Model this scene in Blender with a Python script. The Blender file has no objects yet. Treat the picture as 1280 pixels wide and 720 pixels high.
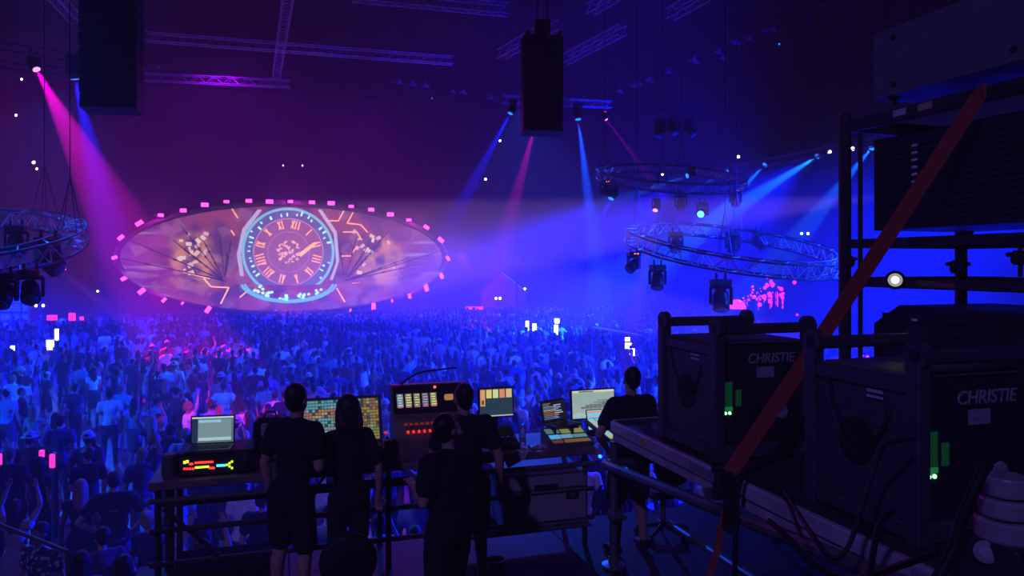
import bpy, bmesh, math, random
import numpy as np
from mathutils import Vector, Matrix, Euler

# ------------------------------------------------------------------ camera, world, light, exposure
PI = math.pi
TH = math.radians(17.6)                 # the camera is turned this far to the right of the hall axis (+Y, towards the stage)
FOC, HOR = 930.0, 330.0                 # focal length in pixels, pixel row of the horizon (1280x720 frame)
CAM = Vector((0, 0, 4.8))
FWD = Vector((math.sin(TH), math.cos(TH), 0)); RGT = Vector((math.cos(TH), -math.sin(TH), 0))
def W(px, py, d):                       # pixel and distance -> point
    return CAM + FWD*d + RGT*((px-640)/FOC*d) + Vector((0, 0, -(py-HOR)/FOC*d))
def WZ(px, py, z): return W(px, py, (CAM.z-z)*FOC/(py-HOR))          # ... on the level z
def WY(px, py, Y): return W(px, py, Y/(math.cos(TH)-(px-640)/FOC*math.sin(TH)))   # ... on a plane across the hall
def WX(px, py, X): return W(px, py, X/(math.sin(TH)+(px-640)/FOC*math.cos(TH)))   # ... on a plane along the hall

scene = bpy.context.scene
COL = scene.collection
cam_data = bpy.data.cameras.new('camera'); cam = bpy.data.objects.new('camera', cam_data); COL.objects.link(cam)
cam.location = CAM; cam.rotation_euler = (PI/2, 0, -TH)
cam_data.lens = FOC/1280*36; cam_data.sensor_width = 36; cam_data.shift_y = -30/1280
cam_data.clip_end = 300
scene.camera = cam
scene.view_settings.view_transform = 'Standard'; scene.view_settings.look = 'None'
scene.view_settings.gamma = 1.0; scene.view_settings.use_curve_mapping = False
scene.view_settings.exposure = 0.0
scene.cycles.use_denoising = True
scene.cycles.max_bounces = 3; scene.cycles.diffuse_bounces = 1; scene.cycles.glossy_bounces = 1
scene.cycles.transmission_bounces = 3; scene.cycles.volume_bounces = 0; scene.cycles.transparent_max_bounces = 8
scene.cycles.caustics_reflective = False; scene.cycles.caustics_refractive = False
scene.cycles.sample_clamp_indirect = 2.0
world = bpy.data.worlds.new('hall_world'); scene.world = world; world.use_nodes = True
world.node_tree.nodes['Background'].inputs[0].default_value = (0, 0, 0, 1)
world.node_tree.nodes['Background'].inputs[1].default_value = 0.0
haze = world.node_tree.nodes.new('ShaderNodeVolumeScatter')          # thin theatre haze filling the closed hall
haze.inputs['Density'].default_value = 0.0095; haze.inputs['Color'].default_value = (1, 1, 1, 1); haze.inputs['Anisotropy'].default_value = 0.0
world.node_tree.links.new(haze.outputs[0], world.node_tree.nodes['World Output'].inputs['Volume'])

BLUE = (0.002, 0.008, 1.0); AZURE = (0.004, 0.085, 1.0); MAGENTA = (0.75, 0.0, 0.75); PINK = (1.0, 0.0, 0.62); PURPLE = (0.28, 0.0, 0.72)
def aim(loc, target):
    return (Vector(target)-Vector(loc)).to_track_quat('-Z', 'Y').to_euler()
def spot(name, loc, target, power, color, cone, blend=0.3, radius=0.1, falloff=None, scale=None):
    l = bpy.data.lights.new(name, 'SPOT'); l.energy = power; l.color = color
    l.spot_size = math.radians(cone); l.spot_blend = blend; l.shadow_soft_size = radius
    o = bpy.data.objects.new(name, l); COL.objects.link(o)
    o.location = loc; o.rotation_euler = aim(loc, target)
    if scale: o.scale = scale
    if falloff:                          # collimated optics: the beam thins out slower than 1/r2
        l.use_nodes = True; nt = l.node_tree
        em = nt.nodes['Emission']; fo = nt.nodes.new('ShaderNodeLightFalloff'); fo.inputs['Strength'].default_value = 1.0
        nt.links.new(fo.outputs[falloff], em.inputs['Strength'])
    return o
# blue washes hung along the right-hand truss, shining down across the hall
for y in (20, 34, 48, 62):
    spot('blue_wash_light', (27.5, y, 10.4), (13, y-2, 0.0), 27000, BLUE, 54, 1.0, 0.3, 'Linear')
# blue washes on the left, behind the left circular truss
for y in (32, 47):
    spot('blue_wash_light', (-28, y, 10.5), (-17, y+2, 0.0), 32000, BLUE, 52, 1.0, 0.3, 'Linear')
# purple washes high over the stage
for x in (-20, -4):
    spot('purple_wash_light', (x, 55, 18.5), (x*0.6, 72, 10), 620, PURPLE, 120, 1.0, 0.3, 'Linear')
# dim blue wash high over the right half
spot('blue_wash_light', (22, 30, 8.0), (18, 50, 17), 1300, BLUE, 110, 1.0, 0.3, 'Linear')
# crowd lights: azure from over the stage edge, magenta from the rear centre
spot('crowd_azure_light', (-12, 50, 15), (-7, 22, -1), 800, AZURE, 36, 0.8, 0.2, 'Linear')
spot('crowd_azure_light', (15, 46, 15), (9, 22, -1), 1300, AZURE, 40, 0.8, 0.2, 'Linear')
spot('crowd_azure_light', (0, 56.3, 10.5), (0, 46, -1), 900, AZURE, 56, 0.8, 0.2, 'Linear')
pt = WZ(303, 520, 1.4)
spot('crowd_magenta_light', (-6.5, 7.5, 11.0), pt, 1100, PINK, 12, 0.9, 0.2, 'Linear')
spot('crowd_purple_light', (6, 50, 15), (1.5, 20, -1), 240, (0.5, 0.0, 0.8), 44, 1.0, 0.2, 'Linear')
# azure washes at the sides behind the mixing position, lighting the dancers' backs
spot('crowd_azure_light', (25, 6, 10), (5, 22, -1.5), 1900, AZURE, 44, 0.9, 0.3, 'Linear')
spot('crowd_azure_light', (-25, 10, 10), (-3, 22, -1.5), 1900, AZURE, 42, 0.9, 0.3, 'Linear')
spot('crowd_azure_light', (-8, 26, 17), (1, 11, 0.5), 900, AZURE, 28, 0.9, 0.3, 'Linear')
# added dim blue fill from above and behind, to brighten the mixing position
spot('riser_fill_light', (-9, -9, 15), (3, 6, 2), 195, (0.26, 0.17, 1.0), 50, 0.8, 0.4, 'Linear')

# ------------------------------------------------------------------ helpers
MATS = {}
def mat(name, color=(0.1, 0.1, 0.1), rough=0.6, metal=0.0, noise=0.0, scale=8.0, emit=None, strength=0.0, bump=0.0, spec=0.3, coat=0.0):
    if name in MATS: return MATS[name]
    m = bpy.data.materials.new(name); m.use_nodes = True; nt = m.node_tree; b = nt.nodes['Principled BSDF']
    b.inputs['Base Color'].default_value = (*color, 1); b.inputs['Roughness'].default_value = rough
    b.inputs['Metallic'].default_value = metal; b.inputs['Specular IOR Level'].default_value = spec
    if noise or bump:
        tc = nt.nodes.new('ShaderNodeTexCoord'); n = nt.nodes.new('ShaderNodeTexNoise'); n.inputs['Scale'].default_value = scale
        n.inputs['Detail'].default_value = 5
        nt.links.new(tc.outputs['Object'], n.inputs['Vector'])
        if noise:
            r = nt.nodes.new('ShaderNodeMapRange'); r.inputs['From Min'].default_value = 0.3; r.inputs['From Max'].default_value = 0.7
            r.inputs['To Min'].default_value = 1-noise; r.inputs['To Max'].default_value = 1+noise
            nt.links.new(n.outputs['Fac'], r.inputs['Value'])
            mx = nt.nodes.new('ShaderNodeVectorMath'); mx.operation = 'SCALE'; mx.inputs[0].default_value = color
            nt.links.new(r.outputs[0], mx.inputs['Scale']); nt.links.new(mx.outputs[0], b.inputs['Base Color'])
        if bump:
            bp = nt.nodes.new('ShaderNodeBump'); bp.inputs['Strength'].default_value = bump; bp.inputs['Distance'].default_value = 0.01
            nt.links.new(n.outputs['Fac'], bp.inputs['Height']); nt.links.new(bp.outputs[0], b.inputs['Normal'])
    if emit:
        b.inputs['Emission Color'].default_value = (*emit, 1); b.inputs['Emission Strength'].default_value = strength
    MATS[name] = m
    return m
def glow(name, color, strength, light=False):      # a lamp lens or a screen
    if name in MATS: return MATS[name]
    m = mat(name, (0.02, 0.02, 0.02), 0.4, emit=color, strength=strength)
    m.cycles.emission_sampling = 'AUTO' if light else 'NONE'
    return m

class MB:
    """collects shapes for one mesh"""
    def __init__(s): s.v = []; s.f = []
    def add(s, vs, fs):
        o = len(s.v); s.v += [tuple(v) for v in vs]; s.f += [tuple(i+o for i in f) for f in fs]; return s
    def box(s, c, size, rot=None):
        hx, hy, hz = size[0]/2, size[1]/2, size[2]/2; c = Vector(c)
        M = rot if isinstance(rot, Matrix) else (Euler(rot).to_matrix() if rot else Matrix.Identity(3))
        vs = [c + M @ Vector((x*hx, y*hy, z*hz)) for z in (-1, 1) for y in (-1, 1) for x in (-1, 1)]
        return s.add(vs, [(0, 2, 3, 1), (4, 5, 7, 6), (0, 1, 5, 4), (2, 6, 7, 3), (0, 4, 6, 2), (1, 3, 7, 5)])
    def bbox(s, c, size, bev=0.01, rot=None):      # box with chamfered edges
        bm = bmesh.new(); bmesh.ops.create_cube(bm, size=1)
        for v in bm.verts: v.co = Vector((v.co.x*size[0], v.co.y*size[1], v.co.z*size[2]))
        bmesh.ops.bevel(bm, geom=list(bm.edges), offset=min(bev, min(size)*0.45), segments=1, affect='EDGES', profile=0.5)
        M = rot if isinstance(rot, Matrix) else (Euler(rot).to_matrix() if rot else Matrix.Identity(3)); c = Vector(c)
        bm.verts.index_update()
        s.add([c + M @ v.co for v in bm.verts], [[v.index for v in f.verts] for f in bm.faces]); bm.free(); return s
    def tube(s, p0, p1, r0, r1=None, n=8, cap=True):
        p0, p1 = Vector(p0), Vector(p1); r1 = r0 if r1 is None else r1
        d = (p1-p0); a = d.orthogonal().normalized() if d.length > 1e-9 else Vector((1, 0, 0)); b = d.cross(a).normalized()
        vs = []
        for p, r in ((p0, r0), (p1, r1)):
            for k in range(n):
                t = 2*PI*k/n; vs.append(p + a*(r*math.cos(t)) + b*(r*math.sin(t)))
        fs = [(k, (k+1) % n, n+(k+1) % n, n+k) for k in range(n)]
        if cap: fs += [tuple(reversed(range(n))), tuple(range(n, 2*n))]
        return s.add(vs, fs)
    def path(s, pts, r, n=6, closed=False, flat=None):
        pts = [Vector(p) for p in pts]; m = len(pts); vs = []; prev = None
        for i, p in enumerate(pts):
            t = (pts[(i+1) % m]-pts[i-1]) if closed else (pts[min(i+1, m-1)]-pts[max(i-1, 0)])
            t.normalize()
            a = t.orthogonal().normalized() if prev is None else (prev - t*prev.dot(t)).normalized()
            prev = a; b = t.cross(a)
            for k in range(n):
                q = 2*PI*k/n; vs.append(p + a*(r*math.cos(q)) + b*(r*math.sin(q)))
        fs = []
        for i in range(m if closed else m-1):
            j = (i+1) % m
            for k in range(n): fs.append((i*n+k, i*n+(k+1) % n, j*n+(k+1) % n, j*n+k))
        if not closed: fs += [tuple(reversed(range(n))), tuple(range((m-1)*n, m*n))]
        return s.add(vs, fs)
    def lathe(s, prof, n=16, M=None):             # profile of (r, z) turned about z
        M = M or Matrix.Identity(4); vs = []
        for r, z in prof:
            for k in range(n):
                t = 2*PI*k/n; vs.append(M @ Vector((r*math.cos(t), r*math.sin(t), z)))
        m = len(prof); fs = []
        for i in range(m-1):
            for k in range(n): fs.append((i*n+k, i*n+(k+1) % n, (i+1)*n+(k+1) % n, (i+1)*n+k))
        fs += [tuple(reversed(range(n))), tuple(range((m-1)*n, m*n))]
        return s.add(vs, fs)
    def prism(s, poly, y0, y1, M=None):           # polygon in (x, z), extruded along y
        M = M or Matrix.Identity(4); n = len(poly)
        vs = [M @ Vector((x, y0, z)) for x, z in poly] + [M @ Vector((x, y1, z)) for x, z in poly]
        fs = [tuple(range(n)), tuple(reversed(range(n, 2*n)))] + [(k, n+k, n+(k+1) % n, (k+1) % n) for k in range(n)]
        return s.add(vs, fs)
    def slab(s, quad, t):                         # quad of four points given a thickness along its normal
        q = [Vector(p) for p in quad]; nrm = (q[1]-q[0]).cross(q[3]-q[0]).normalized()*t
        return s.add(q + [p+nrm for p in q], [(3, 2, 1, 0), (4, 5, 6, 7), (0, 1, 5, 4), (1, 2, 6, 5), (2, 3, 7, 6), (3, 0, 4, 7)])
    def mesh(s, name, m=None, smooth=False, recalc=True):
        me = bpy.data.meshes.new(name); me.from_pydata(s.v, [], s.f)
        if recalc:
            bm = bmesh.new(); bm.from_mesh(me); bmesh.ops.recalc_face_normals(bm, faces=bm.faces); bm.to_mesh(me); bm.free()
        if m: me.materials.append(m)
        if smooth: me.polygons.foreach_set('use_smooth', [True]*len(me.polygons))
        return me
    def build(s, name, m, parent=None, smooth=False, world=True):
        if parent is None:                        # origin at the base of the thing
            a = np.array(s.v); lo, hi = a.min(0), a.max(0); o0 = Vector(((lo[0]+hi[0])/2, (lo[1]+hi[1])/2, lo[2]))
            s.v = [tuple(Vector(v)-o0) for v in s.v]
            o = bpy.data.objects.new(name, s.mesh(name, m, smooth)); COL.objects.link(o); o.location = o0
        else:
            o = bpy.data.objects.new(name, s.mesh(name, m, smooth)); COL.objects.link(o); o.parent = parent
            if world: o.matrix_parent_inverse = world_of(parent).inverted()
        return o
def world_of(o):
    M = Matrix.LocRotScale(o.location, o.rotation_euler, o.scale)
    return (world_of(o.parent) @ o.matrix_parent_inverse @ M) if o.parent else M
def tag(o, label=None, cat=None, group=None, kind=None):
    if label: o['label'] = label
    if cat: o['category'] = cat
    if group: o['group'] = group
    if kind: o['kind'] = kind
    return o
def empty(name, loc=(0, 0, 0), rz=0.0, label=None, cat=None, group=None):
    o = bpy.data.objects.new(name, None); COL.objects.link(o); o.location = loc; o.rotation_euler = (0, 0, rz)
    o.empty_display_size = 0.2
    return tag(o, label, cat, group)
def link(name, me, parent=None, loc=(0, 0, 0), rot=(0, 0, 0), sc=None):
    o = bpy.data.objects.new(name, me); COL.objects.link(o); o.parent = parent; o.location = loc; o.rotation_euler = rot
    if sc: o.scale = sc
    return o
def copy_tree(o, parent=None):
    c = o.copy(); COL.objects.link(c); c.parent = parent
    for ch in o.children: copy_tree(ch, c)
    return c

# ------------------------------------------------------------------ the hall
M_drape = mat('black_drape', (0.03, 0.03, 0.035), 0.95, noise=0.3, scale=1.2)
M_ceil = mat('ceiling_sheet', (0.035, 0.033, 0.04), 0.9, noise=0.3, scale=0.5)
M_floor = mat('hall_floor_paint', (0.10, 0.10, 0.11), 0.45, noise=0.35, scale=0.8)
def struct(name, mb, m, label):
    return tag(mb.build(name, m), label, None, None, 'structure')
XL, XR, YB, YF, ZC = -32.0, 32.0, -16.0, 74.0, 21.0
struct('floor', MB().box(((XL+XR)/2, (YB+YF)/2, -0.15), (XR-XL, YF-YB, 0.3)), M_floor, 'dark painted concrete hall floor under the crowd')
struct('ceiling', MB().box(((XL+XR)/2, (YB+YF)/2, ZC+0.15), (XR-XL, YF-YB, 0.3)), M_ceil, 'dark ceiling of the hall above the trusses')
struct('wall_left', MB().box((XL-0.15, (YB+YF)/2, ZC/2), (0.3, YF-YB, ZC)), M_drape, 'black draped hall wall on the left side')
struct('wall_right', MB().box((XR+0.15, (YB+YF)/2, ZC/2), (0.3, YF-YB, ZC)), M_drape, 'black draped hall wall on the right side')
struct('wall_far', MB().box(((XL+XR)/2, YF+0.15, ZC/2), (XR-XL, 0.3, ZC)), M_drape, 'black draped hall wall behind the stage')
struct('wall_back', MB().box(((XL+XR)/2, YB-0.15, ZC/2), (XR-XL, 0.3, ZC)), M_drape, 'black draped hall wall behind the mixing position')
# ------------------------------------------------------------------ the oval stage screen
YS = 57.5
def SP(px, py, Y=YS): return WY(px, py, Y)
cL, cR, cT, cB = SP(150, 325), SP(553, 325), SP(352, 258), SP(352, 386)
SC = Vector(((cL.x+cR.x)/2, YS, (cT.z+cB.z)/2)); SA = (cR.x-cL.x)/2; SB = (cT.z-cB.z)/2     # centre and half axes
def ell(t, k=1.0, Y=YS): return Vector((SC.x+SA*k*math.cos(t), Y, SC.z+SB*k*math.sin(t)))
m = bpy.data.materials.new('screen_picture'); m.use_nodes = True; MATS['screen_picture'] = m
def screen_nodes(m, strength):
    nt = m.node_tree; N = nt.nodes; L = nt.links; b = N['Principled BSDF']
    b.inputs['Base Color'].default_value = (0.05, 0.04, 0.05, 1); b.inputs['Roughness'].default_value = 0.8
    tc = N.new('ShaderNodeTexCoord'); sep = N.new('ShaderNodeSeparateXYZ'); L.new(tc.outputs['Object'], sep.inputs[0])
    def math_(op, a, b_=None, clamp=False):
        n = N.new('ShaderNodeMath'); n.operation = op; n.use_clamp = clamp
        for i, v in enumerate((a, b_)):
            if v is None: continue
            if isinstance(v, (int, float)): n.inputs[i].default_value = v
            else: L.new(v, n.inputs[i])
        return n.outputs[0]
    def ramp(v, a, b_):
        n = N.new('ShaderNodeMapRange'); n.interpolation_type = 'SMOOTHSTEP'; L.new(v, n.inputs['Value'])
        n.inputs['From Min'].default_value = a; n.inputs['From Max'].default_value = b_; return n.outputs[0]
    def mix(f, a, b_):
        n = N.new('ShaderNodeMix'); n.data_type = 'RGBA'; L.new(f, n.inputs[0])
        for i, v in ((6, a), (7, b_)):
            if isinstance(v, tuple): n.inputs[i].default_value = (*v, 1)
            else: L.new(v, n.inputs[i])
        return n.outputs[2]
    X, Z = sep.outputs['X'], sep.outputs['Z']
    ax = math_('ABSOLUTE', X)
    # lavender edges -> rosy middle -> amber glow beside the dial
    col = mix(ramp(ax, 11.0, 5.0), (0.27, 0.06, 0.38), (0.52, 0.08, 0.19))
    gx = math_('SUBTRACT', ax, 6.6); gz = math_('ADD', Z, 0.2)
    g = math_('ADD', math_('MULTIPLY', gx, gx), math_('MULTIPLY', math_('MULTIPLY', gz, gz), 0.8))
    col = mix(ramp(g, 5.0, 0.2), col, (1.3, 0.5, 0.16))
    n1 = N.new('ShaderNodeTexNoise'); n1.inputs['Scale'].default_value = 0.55; n1.inputs['Detail'].default_value = 6; L.new(tc.outputs['Object'], n1.inputs['Vector'])
    col = mix(ramp(n1.outputs['Fac'], 0.40, 0.62), col, (0.13, 0.03, 0.22))
    vo = N.new('ShaderNodeTexVoronoi'); vo.inputs['Scale'].default_value = 1.3; vo.distance = 'CHEBYCHEV'
    mp = N.new('ShaderNodeMapping'); mp.inputs['Rotation'].default_value = (0, 0.5, 0); L.new(tc.outputs['Object'], mp.inputs[0]); L.new(mp.outputs[0], vo.inputs['Vector'])
    sh = math_('MULTIPLY', ramp(vo.outputs['Color'], 0.70, 0.74), 0.3)
    col = mix(sh, col, (0.75, 0.36, 0.6))
    # streaks running out to the tips
    wv = N.new('ShaderNodeTexNoise'); wv.inputs['Scale'].default_value = 1.0; wv.inputs['Detail'].default_value = 3
    mp2 = N.new('ShaderNodeMapping'); mp2.inputs['Scale'].default_value = (0.18, 1, 2.4); mp2.inputs['Rotation'].default_value = (0, 0.12, 0)
    L.new(tc.outputs['Object'], mp2.inputs[0]); L.new(mp2.outputs[0], wv.inputs['Vector'])
    col = mix(math_('MULTIPLY', ramp(wv.outputs['Fac'], 0.55, 0.75), ramp(ax, 6.5, 9.5)), col, (0.60, 0.45, 0.85))
    L.new(col, b.inputs['Emission Color']); b.inputs['Emission Strength'].default_value = strength
    m.cycles.emission_sampling = 'NONE'
ES = 1.95                                                    # brightness of the projected picture
screen_nodes(m, ES*0.36)
stage = empty('oval_stage_screen', (SC.x, YS, 0), 0, 'wide oval stage screen showing a glowing roman numeral clock face', 'screen')
NE = 96
scr = MB(); ring0 = [ell(2*PI*k/NE, 1, YS+0.05) for k in range(NE)]; ring1 = [ell(2*PI*k/NE, 1, YS+0.25) for k in range(NE)]
scr.add(ring0+ring1, [tuple(range(NE)), tuple(reversed(range(NE, 2*NE)))] + [(k, NE+k, NE+(k+1) % NE, (k+1) % NE) for k in range(NE)])
o = scr.build('picture_surface', MATS['screen_picture'], stage)
# object coordinates centred on the oval
for v in o.data.vertices: v.co -= SC
o.matrix_parent_inverse = Matrix.Identity(4); o.location = SC - Vector(stage.location)
# dark rim around the picture
M_rim = mat('rim_cloth', (0.05, 0.035, 0.06), 0.8, noise=0.2)
rm = MB(); prof = [(1.0, 0.06), (1.0, -0.25), (1.045, -0.35), (1.085, -0.1), (1.085, 0.5)]
def ring_e(kx, dy, n=NE): return [Vector((SC.x+(SA*1.0+SB*(kx-1)*1.35)*math.cos(2*PI*k/n), YS+dy, SC.z+SB*(1+(kx-1)*1.6)*math.sin(2*PI*k/n))) for k in range(n)]
vs = []; fs = []
for kx, dy in prof: vs += ring_e(kx, dy)
for i in range(len(prof)-1):
    for k in range(NE): fs.append((i*NE+k, i*NE+(k+1) % NE, (i+1)*NE+(k+1) % NE, (i+1)*NE+k))
rm.add(vs, fs).build('rim', M_rim, stage, smooth=True)
# flat pieces of the projected picture
E = lambda n, c, k=1.0: glow('picture_'+n, c, ES*k)
def flat(name, quads, m, Y=YS-0.01, dz=0.012):
    mb = MB()
    for q in quads: mb.slab([Vector((p[0], Y, p[1])) for p in q], dz)
    return mb.build(name, m, stage)
def px2(px, py): p = SP(px, py); return (p.x, p.z)
DC = px2(361, 315); DK = (px2(411, 315)[0]-px2(311, 315)[0])/100          # dial centre, metres per pixel
def disc(r0, r1, a0, a1, n, Y, clipz):
    mb = MB(); vs = []; fs = []
    for k in range(n+1):
        t = a0+(a1-a0)*k/n
        for r in (r0, r1):
            z = max(DC[1]+r*math.sin(t), clipz); vs.append((DC[0]+r*math.cos(t), Y, z)); 
    nv = len(vs)
    vs += [(x, y+0.01, z) for x, y, z in vs]
    for k in range(n): fs += [(2*k, 2*k+1, 2*k+3, 2*k+2), (nv+2*k+2, nv+2*k+3, nv+2*k+1, nv+2*k), (2*k, 2*k+2, nv+2*k+2, nv+2*k), (2*k+1, nv+2*k+1, nv+2*k+3, 2*k+3)]
    return mb.add(vs, fs)
clip = px2(361, 356)[1]
disc(0.001, 58*DK, 0, 2*PI, 64, YS-0.02, clip).build('dial_band', E('band', (0.07, 0.10, 0.32), 0.55), stage)
disc(54.5*DK, 58*DK, 0, 2*PI, 96, YS-0.035, clip).build('dial_edge', E('teal', (0.14, 0.52, 0.66), 0.75), stage)
disc(0.001, 44*DK, 0, 2*PI, 64, YS-0.04, clip).build('dial_face', E('face', (0.30, 0.07, 0.22), 0.6), stage)
disc(42.8*DK, 44*DK, 0, 2*PI, 64, YS-0.05, clip).build('dial_line', E('rose', (0.55, 0.20, 0.42), 0.8), stage)
disc(26*DK, 26.6*DK, 0, 2*PI, 64, YS-0.05, clip).build('dial_line', E('rose', (0.55, 0.20, 0.42), 0.8), stage)
rng = random.Random(4)
ROM = ['XII', 'I', 'II', 'III', 'IV', 'V', 'VI', 'VII', 'VIII', 'IX', 'X', 'XI']
def bar(c, ang, ln, w):                                     # bar centred at c, turned by ang
    u = Vector((math.cos(ang), math.sin(ang))); v = Vector((-u.y, u.x)); c = Vector(c)
    return [tuple(c-u*ln/2-v*w/2), tuple(c+u*ln/2-v*w/2), tuple(c+u*ln/2+v*w/2), tuple(c-u*ln/2+v*w/2)]
for h, s in enumerate(ROM):
    a = PI/2 - h*PI/6 - 0.25; n = len(s); qs = []; step = 3.9*DK
    cen = Vector(DC)+Vector((math.cos(a), math.sin(a)))*36*DK; tan = Vector((math.sin(a), -math.cos(a)))
    for i, ch in enumerate(s):
        p = cen + tan*step*(i-(n-1)/2)
        tl = {'I': (0,), 'V': (-0.16, 0.16), 'X': (-0.28, 0.28)}[ch]
        for t in tl: qs.append(bar(p + tan*(t*2.2*DK if ch == 'V' else 0), a+t, 11*DK, 1.35*DK))
    qs = [q for q in qs if min(p[1] for p in q) > clip]
    if qs: flat('numeral', qs, E('amber', (1.0, 0.36, 0.11), 1.15), YS-0.07)
# glyphs on the teal band
for k in range(46):
    a = 2*PI*k/46 + rng.uniform(-.03, .03)
    if rng.random() < 0.28: continue
    r = (50+rng.uniform(-3, 3))*DK; p = (DC[0]+r*math.cos(a), DC[1]+r*math.sin(a))
    if p[1] < clip+0.4: continue
    flat('glyph', [bar(p, a, rng.uniform(2.5, 6)*DK, rng.uniform(1.4, 2.4)*DK)], E('ice', (0.35, 0.85, 0.95), 1.2), YS-0.07)
# the cluster of beads in the middle and the hand
for k in range(60):
    r = 15*DK*math.sqrt(rng.random()); a = rng.uniform(0, 2*PI); c = (DC[0]+r*math.cos(a), DC[1]+r*math.sin(a)); q = rng.uniform(0, PI)
    flat('bead', [bar(c, q, 3.2*DK, 1.7*DK)], E('bead', (0.80, 0.42, 0.48), 0.8) if k % 3 else E('amber', (1, .36, .13)), YS-0.08)
flat('clock_hand', [[px2(372, 318), px2(392, 303), px2(398, 303), px2(376, 321)]], E('amber', (1, .36, .13)), YS-0.085)
# pale beams beside the dial and amber hexagon lines
for q in (((296, 318), (303, 286), (308, 288), (301, 318)), ((303, 286), (322, 262), (328, 262), (308, 288)), ((402, 262), (397, 262), (417, 292), (421, 290)), ((417, 292), (421, 290), (424, 326), (420, 328)), ((420, 328), (424, 326), (416, 350), (412, 350)), ((301, 318), (296, 318), (300, 345), (305, 345))):
    flat('light_beam', [[px2(*p) for p in q]], E('pale', (0.48, 0.42, 0.62), 0.75), YS-0.03)
def pline(pts, w, mname, Y=YS-0.03, name='hexagon_line'):
    qs = []
    for a, b in zip(pts, pts[1:]):
        A, B = Vector(px2(*a)), Vector(px2(*b)); d = B-A
        qs.append(bar((A+B)/2, math.atan2(d.y, d.x), d.length+w*DK*0.6, w*DK))
    return flat(name, qs, mname, Y)
AM = E('hexline', (1.0, 0.34, 0.12), 1.3)
for pts in ([(430, 263), (423, 276), (409, 276)], [(441, 266), (434, 279), (451, 281), (459, 290)], [(429, 290), (446, 290), (452, 300)], [(426, 320), (438, 320), (446, 308)], [(290, 261), (297, 272)], [(289, 288), (293, 294)], [(255, 347), (263, 359), (286, 360), (275, 380)], [(421, 361), (431, 377)], [(228, 340), (262, 348)], [(205, 275), (218, 268)]):
    pline(pts, 1.3, AM)
# bright shards in the amber clouds
for k in range(34):
    sx = rng.choice((-1, 1)); cx = (238 if sx < 0 else 462)+rng.gauss(0, 12); cy = 312+rng.gauss(0, 15)
    p = px2(cx, cy); a = rng.uniform(0, PI); s = rng.uniform(2, 5)*DK
    flat('shard', [bar(p, a, s*1.5, s)], E('shard%d' % (k % 3), ((1.0, 0.62, 0.36), (0.9, 0.5, 0.55), (0.95, 0.72, 0.62))[k % 3], 0.62), YS-0.04-k*0.0007)
# sloping stage apron: the lower part of the oval comes forward
ap = MB(); na = 48; top = []; bot = []
for k in range(na+1):
    u = k/na; x = 258+(460-258)*u; s = 4*u*(1-u)
    t = SP(x, 349.5+7.5*s**0.8); top.append(Vector((t.x, YS-0.12, t.z)))
    # matching point on the lower rim
    X = SC.x-SA*0.97+2*SA*0.97*u; zz = SC.z-SB*math.sqrt(max(0, 1-((X-SC.x)/SA)**2)); bot.append(Vector((X, YS-1.9, zz+0.02)))
nv = na+1
ap.add(top+bot+[v+Vector((0, 0.06, -0.1)) for v in top]+[v+Vector((0, 0.06, -0.1)) for v in bot],
       [(k, k+1, nv+k+1, nv+k) for k in range(na)] + [(3*nv+k, 3*nv+k+1, 2*nv+k+1, 2*nv+k) for k in range(na)] + [(nv+k, nv+k+1, 3*nv+k+1, 3*nv+k) for k in range(na)] + [(2*nv+k, 2*nv+k+1, k+1, k) for k in range(na)])
m2 = bpy.data.materials.new('apron_picture'); m2.use_nodes = True; MATS['apron_picture'] = m2; screen_nodes(m2, ES*0.36)
o = ap.build('stage_apron', m2, stage)
for v in o.data.vertices: v.co -= SC
o.matrix_parent_inverse = Matrix.Identity(4); o.location = SC - Vector(stage.location)
def apron_pt(px, py):                                       # where a pixel's ray meets the apron
    u = 0.5; best = None
    for Y in np.linspace(YS-1.9, YS-0.12, 25):
        p = WY(px, py, float(Y)); f = (YS-0.12-Y)/(1.78)
        k = min(max((p.x-top[0].x)/(top[-1].x-top[0].x), 0), 1); i = int(k*na); tz = top[i].z
        k2 = min(max((p.x-bot[0].x)/(bot[-1].x-bot[0].x), 0), 1); bz = bot[int(k2*na)].z
        z = tz+(bz-tz)*f
        if best is None or abs(p.z-z) < best[0]: best = (abs(p.z-z), Vector((p.x, p.y-0.03, p.z+0.03)))
    return best[1]
def apron_line(pts, w, m, name):
    mb = MB()
    for a, b in zip(pts, pts[1:]): mb.tube(apron_pt(*a), apron_pt(*b), w, n=6)
    mb.build(name, m, stage)
TEAL = E('teal', (0.14, 0.52, 0.66), 0.75)
for r in (1.0, 0.93):
    apron_line([(361+60*r*math.cos(t), 352+26*r*math.sin(t)) for t in np.linspace(0.18, PI-0.18, 30)], 0.09, TEAL, 'apron_ring')
for k in range(26):
    t = PI*(0.12+0.76*rng.random()); r = rng.uniform(0.62, 0.86); q = (361+60*r*math.cos(t), 353+26*r*math.sin(t))
    apron_line([q, (q[0]+rng.uniform(1, 3.5), q[1]+rng.uniform(-2, 2.5))], 0.10, E('ice', (0.35, 0.85, 0.95)), 'apron_glyph')
for pts in ([(255, 349), (264, 359), (286, 360), (276, 380)], [(421, 361), (431, 378)], [(236, 362), (250, 358)], [(300, 372), (312, 362)], [(440, 355), (470, 352)]):
    apron_line(pts, 0.05, AM, 'apron_line')
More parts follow.
